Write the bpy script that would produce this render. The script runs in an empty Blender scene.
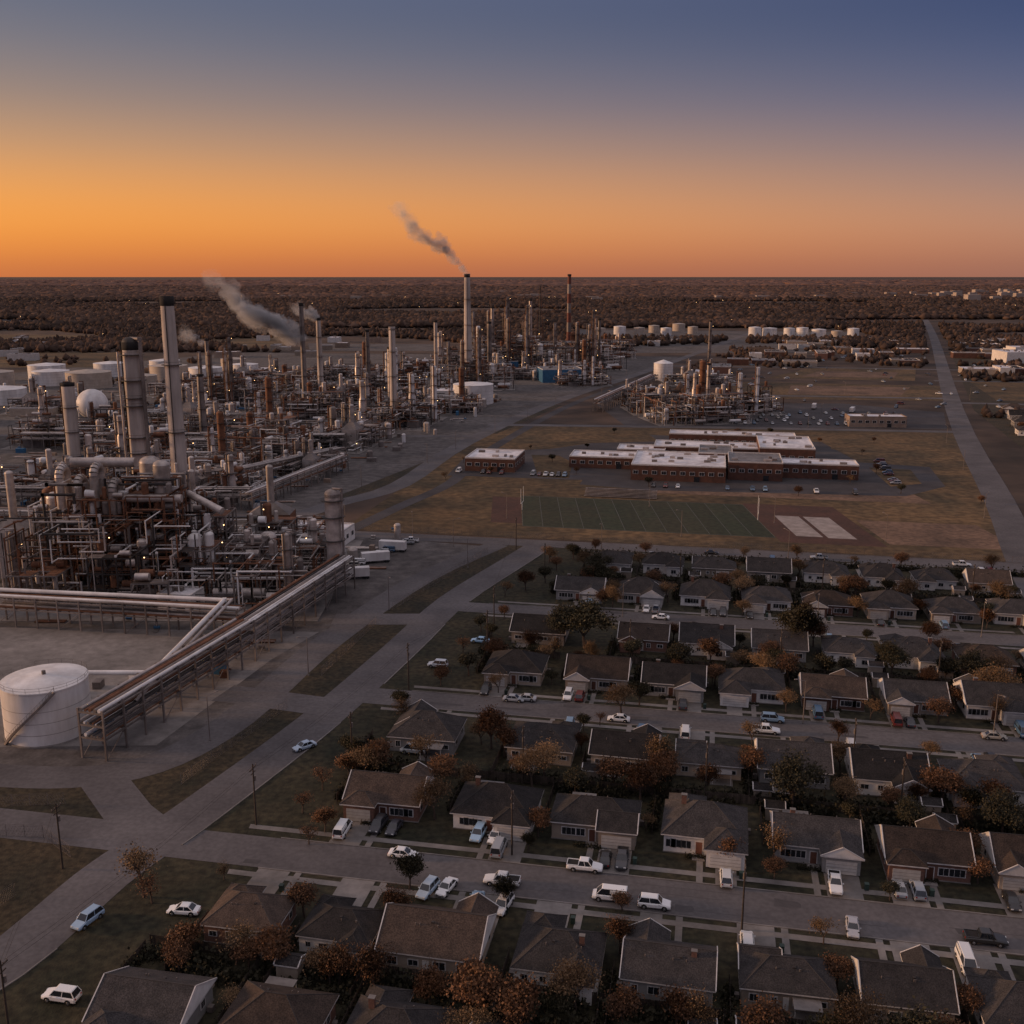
import bpy, math, random
import numpy as np
from mathutils import Vector, Matrix
R=random.Random(7)
sc=bpy.context.scene
ROT=-math.atan(.194)          # the street grid is turned 11 degrees
def lin(c):
    return tuple(((v/255)/12.92 if v<=10 else (((v/255)+.055)/1.055)**2.4) for v in c)
# ------------------------------------------------------------------ materials
M={}
def mat(name,a,b=None,scale=1.0,rough=.8,metal=0,rand=0,bump=0,bscale=None,detail=6,spec=.3,emit=0,island=0,objcol=False,scale2=None,amt2=.35,stretch=None,scale3=None,amt3=.2):
    m=bpy.data.materials.new(name); m.use_nodes=True
    nt=m.node_tree; N=nt.nodes; L=nt.links
    bs=N['Principled BSDF']; bs.inputs['Roughness'].default_value=rough; bs.inputs['Metallic'].default_value=metal
    bs.inputs['Specular IOR Level'].default_value=spec
    b=b or tuple(x*.7 for x in a)
    tc=N.new('ShaderNodeTexCoord'); src=tc.outputs['Object']
    if stretch:
        mp=N.new('ShaderNodeMapping'); mp.inputs['Scale'].default_value=stretch
        L.new(src,mp.inputs['Vector']); src=mp.outputs[0]
    nz=N.new('ShaderNodeTexNoise'); nz.inputs['Scale'].default_value=scale; nz.inputs['Detail'].default_value=detail; nz.inputs['Roughness'].default_value=.65
    L.new(src,nz.inputs['Vector'])
    mr=N.new('ShaderNodeMapRange'); mr.inputs['From Min'].default_value=.36; mr.inputs['From Max'].default_value=.64
    L.new(nz.outputs['Fac'],mr.inputs['Value'])
    mx=N.new('ShaderNodeMix'); mx.data_type='RGBA'; mx.inputs['A'].default_value=(*a,1); mx.inputs['B'].default_value=(*b,1)
    L.new(mr.outputs[0],mx.inputs['Factor']); out=mx.outputs['Result']
    def mul(o,fac):
        h=N.new('ShaderNodeHueSaturation'); L.new(o,h.inputs['Color']); L.new(fac,h.inputs['Value']); return h.outputs[0]
    if objcol:
        oi=N.new('ShaderNodeObjectInfo'); m2=N.new('ShaderNodeMix'); m2.data_type='RGBA'; m2.blend_type='MULTIPLY'; m2.inputs['Factor'].default_value=1
        L.new(out,m2.inputs['A']); L.new(oi.outputs['Color'],m2.inputs['B']); out=m2.outputs['Result']
    for s_,a_ in((scale2,amt2),(scale3,amt3)):
        if s_:
            n2=N.new('ShaderNodeTexNoise'); n2.inputs['Scale'].default_value=s_; n2.inputs['Detail'].default_value=4; L.new(tc.outputs['Object'],n2.inputs['Vector'])
            r2=N.new('ShaderNodeMapRange'); r2.inputs['From Min'].default_value=.35; r2.inputs['From Max'].default_value=.65; r2.inputs['To Min'].default_value=1-a_; r2.inputs['To Max'].default_value=1+a_
            L.new(n2.outputs['Fac'],r2.inputs['Value']); out=mul(out,r2.outputs[0])
    if rand:
        oi=N.new('ShaderNodeObjectInfo'); r3=N.new('ShaderNodeMapRange'); r3.inputs['To Min'].default_value=1-rand; r3.inputs['To Max'].default_value=1+rand
        L.new(oi.outputs['Random'],r3.inputs['Value']); out=mul(out,r3.outputs[0])
    if island:
        ge=N.new('ShaderNodeNewGeometry'); r4=N.new('ShaderNodeMapRange'); r4.inputs['To Min'].default_value=1-island; r4.inputs['To Max'].default_value=1+island
        L.new(ge.outputs['Random Per Island'],r4.inputs['Value']); out=mul(out,r4.outputs[0])
    L.new(out,bs.inputs['Base Color'])
    if bump:
        bp=N.new('ShaderNodeBump'); bp.inputs['Strength'].default_value=bump; bp.inputs['Distance'].default_value=.1
        nb=N.new('ShaderNodeTexNoise'); nb.inputs['Scale'].default_value=bscale or scale*4; L.new(tc.outputs['Object'],nb.inputs['Vector'])
        L.new(nb.outputs['Fac'],bp.inputs['Height']); L.new(bp.outputs[0],bs.inputs['Normal'])
    if emit:
        bs.inputs['Emission Color'].default_value=(*a,1); bs.inputs['Emission Strength'].default_value=emit
    M[name]=m; return m
mat('asphalt',(.122,.112,.112),(.084,.077,.078),.07,.88,scale2=1.2,amt2=.12,scale3=.025,amt3=.15,spec=.2)
mat('asphalt_new',(.068,.062,.063),(.048,.044,.045),.1,.88,scale2=1.5,amt2=.12,scale3=.03,amt3=.2,spec=.2)
mat('asphalt_patch',(.075,.069,.07),(.058,.054,.055),.6,.9)
mat('concrete',(.2,.182,.17),(.135,.123,.114),.4,.85,scale2=.06,amt2=.25)
mat('plant_gravel',(.11,.098,.092),(.062,.055,.052),.03,.95,scale2=.25,amt2=.3,scale3=1.5,amt3=.15)
mat('lawn',(.040,.033,.018),(.017,.018,.010),.09,.95,scale2=.8,amt2=.45,bump=.5,bscale=3)
mat('verge_grass',(.052,.037,.02),(.022,.020,.012),.09,.95,scale2=.9,amt2=.45,bump=.5,bscale=3)
mat('dry_grass',(.125,.075,.034),(.048,.036,.019),.03,.95,scale2=.3,amt2=.35,scale3=.008,amt3=.25)
mat('football_turf',(.023,.030,.016),(.036,.034,.018),.04,.95,scale2=.5,amt2=.25)
mat('football_turf_band',(.028,.036,.019),(.04,.038,.021),.04,.95,scale2=.5,amt2=.25)
mat('track_clay',(.085,.04,.028),(.055,.03,.022),.1,.95,scale2=.8,amt2=.2)
mat('bare_soil',(.19,.115,.074),(.085,.054,.036),.05,.95,scale2=.5,amt2=.25)
mat('court_pale',(.34,.29,.26),(.22,.185,.16),.25,.9)
mat('terrain',(.08,.05,.034),(.034,.025,.019),.006,.95,scale2=.03,amt2=.45)
mat('paint_white',(.7,.7,.68),(.5,.5,.48),.8,.6)
mat('road_paint',(.12,.12,.1),(.05,.055,.045),.5,.8)
mat('shingle',(.048,.043,.042),(.029,.027,.027),.45,.92,rand=.45,scale2=5,amt2=.35,bump=.6,bscale=9,spec=.14)
mat('shingle_brown',(.07,.051,.041),(.042,.032,.027),.45,.92,rand=.35,scale2=5,amt2=.35,bump=.6,bscale=9,spec=.14)
mat('ridge_cap',(.055,.05,.048),None,1,.9,rand=.3)
mat('siding_white',(.62,.59,.56),(.48,.46,.43),.5,.7,rand=.22)
mat('siding_tan',(.34,.28,.22),(.25,.2,.16),.5,.8,rand=.3)
mat('siding_grey',(.3,.29,.28),(.23,.22,.21),.5,.8,rand=.35)
mat('brick',(.17,.09,.066),(.11,.06,.047),3,.9,rand=.3,scale2=12,amt2=.3)
mat('school_brick',(.13,.06,.041),(.08,.042,.031),.5,.9,scale2=4,amt2=.2)
mat('trim',(.6,.57,.55),(.45,.43,.41),1,.6)
mat('glass',(.02,.024,.03),(.015,.017,.02),1,.08,spec=.8)
mat('door',(.14,.06,.04),None,1,.6,rand=.5)
mat('garage',(.52,.5,.47),(.42,.4,.38),1,.6,rand=.25)
mat('wood_fence',(.075,.057,.045),(.045,.035,.029),1.2,.9,rand=.3,island=.25)
mat('pole_wood',(.06,.046,.038),(.035,.028,.023),2,.9)
mat('steel_dark',(.055,.047,.043),(.032,.028,.026),.5,.6,metal=.2)
mat('steel_grey',(.24,.205,.185),(.135,.115,.105),.4,.55,metal=.2,scale2=.05,amt2=.35)
mat('rust',(.2,.085,.043),(.09,.044,.027),.5,.8)
mat('silver',(.52,.46,.42),(.31,.27,.245),.35,.4,metal=.35,scale2=.06,amt2=.3)
mat('stack_concrete',(.52,.455,.41),(.33,.285,.255),.3,.85,stretch=(1,1,.12),scale2=.05,amt2=.2)
mat('soot',(.025,.022,.021),None,1,.9)
mat('tank_white',(.72,.70,.68),(.54,.51,.49),.25,.5,stretch=(1,1,.25),scale2=.08,amt2=.12)
mat('tank_buff',(.45,.38,.32),(.33,.28,.23),.2,.6)
mat('blue_paint',(.04,.14,.26),(.03,.1,.19),.5,.5)
mat('red_band',(.16,.055,.04),None,1,.7)
mat('roof_white',(.72,.70,.71),(.46,.44,.45),.09,.8,scale2=.4,amt2=.15)
mat('roof_grey',(.2,.19,.19),(.11,.105,.105),.08,.8,scale2=.5,amt2=.2)
mat('building_tan',(.27,.2,.15),(.19,.14,.11),.2,.85,rand=.3)
mat('lamp',(1,.58,.25),None,1,.5,emit=7)
mat('car_paint',(1,1,1),(.93,.93,.93),3,.28,spec=.6,objcol=True)
mat('tyre',(.02,.02,.02),None,1,.9)
mat('chrome',(.5,.5,.5),None,1,.25,metal=.8)
mat('headlight',(.7,.7,.68),None,1,.2)
mat('taillight',(.35,.02,.015),None,1,.3)
mat('bark',(.085,.06,.048),(.045,.034,.028),3,.9)
mat('leaf_rust',(.135,.062,.028),(.065,.034,.017),.5,.8,island=.6,rand=.3)
mat('leaf_tan',(.2,.12,.058),(.105,.066,.035),.5,.8,island=.5,rand=.25)
mat('leaf_olive',(.042,.034,.016),(.023,.022,.011),.5,.8,island=.6,rand=.35)
mat('hedge',(.033,.028,.015),(.017,.017,.009),.6,.9,island=.55)
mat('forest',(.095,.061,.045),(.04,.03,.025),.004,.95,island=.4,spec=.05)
mat('forest_haze_tint',(.13,.08,.06),(.07,.047,.038),.0015,.95,island=.25,spec=.05)  # distance haze put into the colour: paler and flatter than the nearer forest
mat('forest_far_haze_tint',(.17,.1,.078),(.12,.074,.058),.0005,.95,island=.15,spec=.05)  # outermost belt: base colour lightened further to stand in for haze
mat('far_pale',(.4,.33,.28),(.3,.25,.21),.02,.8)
mat('water',(.1,.11,.13),None,.1,.12,spec=.6)
mat('plastic_bin',(.03,.05,.04),None,1,.6,rand=.6)
# ------------------------------------------------------------------ mesh builder
class MB:
    def __init__(s): s.v=[];s.f=[];s.m=[];s.sm=[];s.names=[]
    def mi(s,n):
        if n not in s.names: s.names.append(n)
        return s.names.index(n)
    def add(s,vs,fs,m,smooth=False):
        o=len(s.v); s.v.extend(vs); k=s.mi(m)
        for f in fs:
            s.f.append(tuple(i+o for i in f)); s.m.append(k); s.sm.append(smooth)
    def box(s,cx,cy,cz,sx,sy,sz,m,rot=0):
        c,d=math.cos(rot),math.sin(rot); vs=[]
        for z in(-.5,.5):
            for x,y in((-.5,-.5),(.5,-.5),(.5,.5),(-.5,.5)):
                X=x*sx;Y=y*sy; vs.append((cx+X*c-Y*d,cy+X*d+Y*c,cz+z*sz))
        s.add(vs,[(3,2,1,0),(4,5,6,7),(0,1,5,4),(1,2,6,5),(2,3,7,6),(3,0,4,7)],m)
    def bar(s,p0,p1,w,m,h=None):
        s.cyl(p0,p1,w*.6,w*.6,m,4,True)
    def cyl(s,p0,p1,r0,r1,m,n=8,cap=True):
        p0=Vector(p0);p1=Vector(p1);d=(p1-p0)
        if d.length<1e-5:return
        d.normalize(); a=Vector((0,0,1)) if abs(d.z)<.9 else Vector((1,0,0))
        u=d.cross(a).normalized(); w=d.cross(u)
        ring=[(math.cos(2*math.pi*(i+.5)/n),math.sin(2*math.pi*(i+.5)/n)) for i in range(n)]
        A=[tuple(p0+(u*c+w*q)*r0) for c,q in ring];B=[tuple(p1+(u*c+w*q)*r1) for c,q in ring]
        s.add(A+B,[((i+1)%n,i,n+i,n+(i+1)%n) for i in range(n)],m,n>=6)
        if cap:
            s.add(A,[tuple(range(n))],m); s.add(B,[tuple(reversed(range(n)))],m)
    def lathe(s,cx,cy,prof,n,m,smooth=True):
        vs=[];k=len(prof)
        for r,z in prof:
            for i in range(n):
                a=2*math.pi*i/n; vs.append((cx+r*math.cos(a),cy+r*math.sin(a),z))
        fs=[(j*n+i,j*n+(i+1)%n,(j+1)*n+(i+1)%n,(j+1)*n+i) for j in range(k-1) for i in range(n)]
        s.add(vs,fs,m,smooth)
    def vessel(s,x,y,z0,z1,r,m,n=12):
        s.lathe(x,y,[(r,z0),(r,z1)],n,m)
        s.lathe(x,y,[(r,z1),(r*.87,z1+r*.3),(r*.5,z1+r*.52),(.01,z1+r*.6)],n,m)
    def pipe(s,pts,r,m,n=6):
        for a,b in zip(pts,pts[1:]): s.cyl(a,b,r,r,m,n,False)
        for a in pts[1:-1]:
            s.box(a[0],a[1],a[2],r*1.9,r*1.9,r*1.9,m)
    def loft(s,secs,m,smooth=False,cap=True):
        n=len(secs[0]); vs=[p for q in secs for p in q]
        fs=[(j*n+i,(j+1)*n+i,(j+1)*n+(i+1)%n,j*n+(i+1)%n) for j in range(len(secs)-1) for i in range(n)]
        if cap: fs+= [tuple(range(n)),tuple(reversed([(len(secs)-1)*n+i for i in range(n)]))]
        s.add(vs,fs,m,smooth)
    def mesh(s,name):
        me=bpy.data.meshes.new(name); me.from_pydata(s.v,[],s.f)
        for n in s.names: me.materials.append(M[n])
        me.polygons.foreach_set('material_index',s.m); me.polygons.foreach_set('use_smooth',s.sm); me.update(); return me
def link(name,me,loc=(0,0,0),rot=0,parent=None,scale=None,color=None):
    o=bpy.data.objects.new(name,me); sc.collection.objects.link(o); o.location=loc; o.rotation_euler=(0,0,rot)
    if scale: o.scale=scale if hasattr(scale,'__len__') else (scale,)*3
    if parent: o.parent=parent
    if color: o.color=(*color,1)
    return o
def npmesh(name,V,Fq,matname,smooth=False):
    me=bpy.data.meshes.new(name); k=Fq.shape[1]
    me.vertices.add(len(V)); me.vertices.foreach_set('co',V.astype(np.float32).ravel())
    me.loops.add(Fq.size); me.loops.foreach_set('vertex_index',Fq.astype(np.int32).ravel())
    me.polygons.add(len(Fq)); me.polygons.foreach_set('loop_start',np.arange(0,Fq.size,k,dtype=np.int32)); me.polygons.foreach_set('loop_total',np.full(len(Fq),k,dtype=np.int32))
    me.materials.append(M[matname]); me.update(calc_edges=True); return me
# ------------------------------------------------------------------ ground, zones
def sheet(name,poly,z,m):
    me=bpy.data.meshes.new(name); me.from_pydata([(x,y,z) for x,y in poly],[],[tuple(range(len(poly)))]); me.materials.append(M[m])
    if me.polygons[0].normal.z<0: me.flip_normals()
    return link(name,me)
sheet('ground',[(-60000,-3000),(60000,-3000),(60000,90000),(-60000,90000)],0,'terrain')
def cY(X,c): return c-.194*X
def strip(X0,X1,c0,c1): return [(X0,cY(X0,c0)),(X1,cY(X1,c0)),(X1,cY(X1,c1)),(X0,cY(X0,c1))]
def ribbon_pts(pts,w):
    L=[];Rr=[]
    for i,p in enumerate(pts):
        a=Vector(pts[max(i-1,0)]);b=Vector(pts[min(i+1,len(pts)-1)]); d=(b-a).normalized(); n=Vector((-d.y,d.x))
        L.append(tuple(Vector(p)+n*w/2)); Rr.append(tuple(Vector(p)-n*w/2))
    return L,Rr
def smooth_path(pts,k=4):
    out=[];P=[Vector(p) for p in pts]
    for i in range(len(P)-1):
        p0=P[max(i-1,0)];p1=P[i];p2=P[i+1];p3=P[min(i+2,len(P)-1)]
        for j in range(k):
            t=j/k; out.append(tuple(.5*((2*p1)+(-p0+p2)*t+(2*p0-5*p1+4*p2-p3)*t*t+(-p0+3*p1-3*p2+p3)*t**3)))
    out.append(tuple(P[-1])); return out
def ribbon(name,pts,w,z,m):
    L,Rr=ribbon_pts(pts,w); n=len(pts)
    me=bpy.data.meshes.new(name); me.from_pydata([(x,y,z) for x,y in L+Rr],[],[(i,n+i,n+i+1,i+1) for i in range(n-1)]); me.materials.append(M[m]); return link(name,me)
KB=MB()
def kerb(pts,off):
    L,Rr=ribbon_pts(pts,abs(off)*2); P=L if off>0 else Rr
    for a,b in zip(P,P[1:]):
        a=Vector(a);b=Vector(b);d=b-a
        KB.box((a.x+b.x)/2,(a.y+b.y)/2,.09,d.length,.22,.16,'concrete',math.atan2(d.y,d.x))
sheet('residential_lawn',[(-80,60),(190,60),(190,cY(190,339)),(12,cY(12,339)),(-17,279),(-27,239),(-40,198),(-54,161),(-58.9,149.8),(-75,120)],.02,'lawn')
sheet('plant_ground',[(-420,170),(-94,170),(-66,170),(-56,214),(-47,250),(-28,303),(-8,338),(-52,352),(-86,365),(-73,403),(-45,470),(-20,570),(38,762),(137,1011),(200,1180),(-330,1250),(-520,900)],.016,'plant_gravel')
sheet('plant_road_verge',[(-420,100),(-80,100),(-63,139.9),(-54,161),(-40,198),(-27.7,239),(-17.7,279),(2.6,321),(8,338),(-6,341),(-27,300),(-44,247),(-53,208),(-60,184),(-70,174),(-95,175),(-420,175)],.028,'verge_grass')
sheet('school_grounds',[(-62,cY(-62,350)),(178,cY(178,350)),(201,413),(260,600),(-12,628),(-20,570),(-42,470)],.02,'dry_grass')
sheet('football_field',strip(4,93,368,422),.032,'football_turf')
for i in range(0,12,2):
    x0=4+89*i/12; sheet('mown_turf_band',strip(x0,x0+89/12,368.6,421),.036,'football_turf_band')
sheet('running_track',strip(-8,3.6,372,418),.034,'track_clay')
sheet('track_end',strip(93.4,128,362,424),.03,'track_clay')
sheet('sports_court',strip(101,110,372,404),.05,'court_pale')
sheet('sports_court',strip(111.5,121,371,404),.05,'court_pale')
sheet('bare_infield',strip(130,172,366,402),.028,'bare_soil')
sheet('worn_lot',strip(60,170,438,456),.028,'bare_soil')
sheet('school_parking',[(-30,466),(32,455),(30,445),(60,432),(165,420),(190,440),(205,500),(170,540),(178,562),(80,590),(20,540),(-22,530)],.04,'asphalt_new')
sheet('school_lawn',[(12,462),(26,459),(30,500),(24,520),(10,522)],.056,'dry_grass'); sheet('school_lawn',[(166,440),(182,446),(190,480),(172,486)],.056,'dry_grass')
sheet('back_field',[(-8,552),(82,566),(78,612),(-12,622)],.045,'dry_grass')
sheet('practice_field',[(172,500),(218,480),(258,594),(172,604)],.048,'dry_grass')
sheet('truck_yard',[(70,625),(262,612),(292,690),(240,740),(60,742)],.03,'asphalt_new')
sheet('meadow',[(170,770),(330,755),(360,860),(190,900)],.042,'dry_grass')
sheet('ball_field',[(215,800),(300,790),(330,850),(235,865)],.06,'bare_soil')
sheet('meadow',[(230,930),(355,905),(400,1020),(300,1035)],.042,'dry_grass')
sheet('ball_field',[(265,945),(345,930),(370,985),(300,1000)],.06,'bare_soil')
sheet('meadow',[(360,760),(470,735),(540,880),(400,900)],.05,'dry_grass')
sheet('ground_east',[(215,330),(520,330),(900,1500),(620,1480),(318,703)],.03,'verge_grass')
sheet('road_median',[(-74,418),(-64,412),(-34,500),(-18,575),(-24,580),(-44,500)],.045,'verge_grass')
sheet('road_median',[(-14,596),(-9,594),(36,730),(30,735)],.046,'verge_grass')
MF=MB()
for i in range(0,13):
    X=4+89*i/12; MF.add([(X-.1,cY(X,368.7),.041),(X+.1,cY(X,368.7),.041),(X+.1,cY(X,421.1),.041),(X-.1,cY(X,421.1),.041)],[(0,1,2,3)],'road_paint')
for c in(368.3,421.2):
    MF.add([(4,cY(4,c),.044),(93,cY(93,c),.044),(93,cY(93,c+.3),.044),(4,cY(4,c+.3),.044)],[(0,1,2,3)],'road_paint')
link('field_markings',MF.mesh('field_markings'))
for X in(4,93):
    g=MB(); g.cyl((0,0,0),(0,0,3),.12,.12,'paint_white',6); g.box(0,0,3,.12,5.6,.12,'paint_white')
    for y in(-2.8,2.8): g.cyl((0,y,3),(0,y,9),.08,.08,'paint_white',6)
    link('goal_post',g.mesh('goal_post'),(X,cY(X,395),.03),ROT)
bl=MB()
for i in range(7): bl.box(0,i*.8,.4+i*.4,30,.5,.08,'silver'); bl.box(0,i*.8+.3,.2+i*.4,30,.05,.4,'steel_grey')
for x in range(-14,15,4): bl.box(x,2.6,1.2,.1,5.2,.1,'steel_dark'); bl.box(x,5,1.5,.12,.12,3,'steel_dark')
link('bleachers',bl.mesh('bleachers'),(45,cY(45,425),.03),ROT); 
# roads
main=smooth_path([(-100,60),(-82,100),(-69,120),(-63,139.9),(-58.9,149.8),(-54,161),(-40,198),(-27.7,239),(-16.5,279),(1.5,321),(10,341)])
ribbon('main_road',main,9.5,.045,'asphalt')
inner=smooth_path([(-300,182),(-150,178),(-100,174),(-80,173),(-68,178),(-60,191),(-54.9,208),(-46.2,246),(-28,299),(-5,341)])
ribbon('plant_service_road',inner,8.5,.041,'asphalt')
north=smooth_path([(-92,361),(-73,403),(-49.6,444),(-26,560),(35.8,762),(135.5,1011),(278,1390),(424,1776),(700,2400)])
ribbon('north_road',north,10,.05,'asphalt')
ribbon('frontage_road',smooth_path([(-62,352),(-44,403),(-27,450),(-10,545),(52,762),(150,1000)]),6,.055,'asphalt_new')
right=smooth_path([(130,180),(150,270),(169,327),(201,413),(305,703),(610,1496),(867,2183),(1200,3100)])
ribbon('east_road',right,12,.053,'asphalt')
ribbon('plant_entrance_road',[(-78,176),(-66,160),(-58,152)],8,.049,'asphalt')
for nm,x0,x1,c,w in(('residential_street',-140,130,140,8.6),('residential_street',-38,140,204.5,8.4),('residential_street',-22,155,270,8.2),('school_street',-92,170,344,9)):
    p=[(x0+(x1-x0)*i/24,cY(x0+(x1-x0)*i/24,c)) for i in range(25)]
    ribbon(nm,p,w,.061,'asphalt')
    for s_ in(1,-1):
        q=[t for t in p if t[0]>{140:-50,204.5:-30,270:-12,344:18}[c]]
        kerb(q,s_*(w/2+.12)); 
ribbon('cross_street',[(-15,632),(120,620),(268,601)],9,.066,'asphalt')
ribbon('cross_street',[(90,800),(162,796),(336,770)],9,.07,'asphalt')
ribbon('cross_street',[(150,1060),(300,1040),(450,1010)],9,.07,'asphalt')
ribbon('cross_street',[(320,745),(480,710),(640,690)],9,.07,'asphalt')
ribbon('cross_street',[(372,905),(560,875),(720,850)],9,.07,'asphalt')
ribbon('plant_cross_road',[(-64,212),(-35,203)],9,.07,'asphalt')
ribbon('plant_cross_road',[(-48,262),(-20,262)],9,.07,'asphalt')
ribbon('plant_cross_road',[(-360,386),(-84,384)],8,.058,'asphalt')
ribbon('plant_cross_road',[(-420,590),(-20,585)],8,.058,'asphalt')
ribbon('plant_cross_road',[(-190,380),(-200,900)],8,.064,'asphalt')
sheet('plant_apron',[(-140,184),(-70,186),(-58,232),(-50,252),(-150,256)],.035,'concrete')
kerb([p for p in main if p[1]<130],-4.9); kerb([p for p in main if 150<p[1]<200],-4.9); kerb([p for p in main if 210<p[1]<268],-4.9); kerb([p for p in main if 276<p[1]<335],-4.9)
link('street_kerbs',KB.mesh('street_kerbs'))
SW=MB()
def swalk(x0,x1,c,w=1.3):
    SW.add([(x0,cY(x0,c),.075),(x1,cY(x1,c),.075),(x1,cY(x1,c+w),.075),(x0,cY(x0,c+w),.075)],[(0,1,2,3)],'concrete')
for c,x0 in((133,-44),(146.4,-44),(197.6,-28),(210.6,-22),(263.2,-8),(275.8,-4),(336.5,24)): swalk(x0,130,c)
PT=MB()
def patch(x,y,L_,w,a,z):
    c,d=math.cos(a),math.sin(a); v=[]
    for i,(u,t) in enumerate(((-1,-1),(0,-1.1),(1,-.9),(1.05,.2),(.9,1),(0,.95),(-1,1.05))): 
        U=u*L_/2*R.uniform(.9,1.1);T=t*w/2*R.uniform(.8,1.1); v.append((x+U*c-T*d,y+U*d+T*c,z))
    PT.add(v,[tuple(range(7))],'asphalt_patch')
zz=.066
for c in(140,204.5,270):
    for k in range(18):
        zz+=.0002
        X=R.uniform({140:-50,204.5:-30,270:-12}[c],120); o=R.uniform(-3,3)
        if R.random()<.35: patch(X,cY(X,c+o),R.uniform(2,9),R.uniform(.8,2),ROT,zz)
        else: patch(X,cY(X,c+o),R.uniform(4,16),.1,ROT,zz)
link('road_repair_patches',PT.mesh('road_repair_patches'))
# ------------------------------------------------------------------ houses
def roof(mb,x0,x1,y0,y1,z,pitch,ov,kind,sh,wall):
    x0-=ov;x1+=ov;y0-=ov;y1+=ov; t=.2
    alongx=(x1-x0)>=(y1-y0)
    hs=((y1-y0) if alongx else (x1-x0))/2; rise=hs*pitch; ins=hs if kind=='hip' else 0
    if alongx: r0=((x0+ins),(y0+y1)/2,z+t+rise); r1=((x1-ins),(y0+y1)/2,z+t+rise)
    else: r0=((x0+x1)/2,y0+ins,z+t+rise); r1=((x0+x1)/2,y1-ins,z+t+rise)
    c=[(x0,y0,z+t),(x1,y0,z+t),(x1,y1,z+t),(x0,y1,z+t)]
    V=c+[r0,r1]
    if alongx: long=[(0,1,5,4),(2,3,4,5)]; ends=[(3,0,4),(1,2,5)]
    else: long=[(1,2,5,4),(3,0,4,5)]; ends=[(0,1,4),(2,3,5)]
    mb.add(V,long,sh); mb.add(V,ends,sh if kind=='hip' else wall)
    b=[(p[0],p[1],z) for p in c]
    mb.add(c+b,[(4,5,1,0),(5,6,2,1),(6,7,3,2),(7,4,0,3),(7,6,5,4)],'trim')
    mb.bar(r0,r1,.15,'ridge_cap')
    for e,(a,b2,r) in enumerate([(c[0],c[3],r0),(c[1],c[2],r1)] if alongx else [(c[0],c[1],r0),(c[3],c[2],r1)]):
        for q in(a,b2): mb.bar(q,r,.12 if kind=='hip' else .18,'ridge_cap' if kind=='hip' else 'trim')
def window(mb,x,y,z,w,h,ny,axis='y'):
    if axis=='y':
        mb.box(x,y+ny*.03,z,w+.24,.08,h+.24,'trim'); 
        for s_ in(-1,1): mb.box(x+s_*w/4,y+ny*.05,z,w/2-.07,.08,h,'glass')
    else:
        mb.box(x+ny*.03,y,z,.08,w+.24,h+.24,'trim')
        for s_ in(-1,1): mb.box(x+ny*.05,y+s_*w/4,z,.08,w/2-.07,h,'glass')
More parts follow.
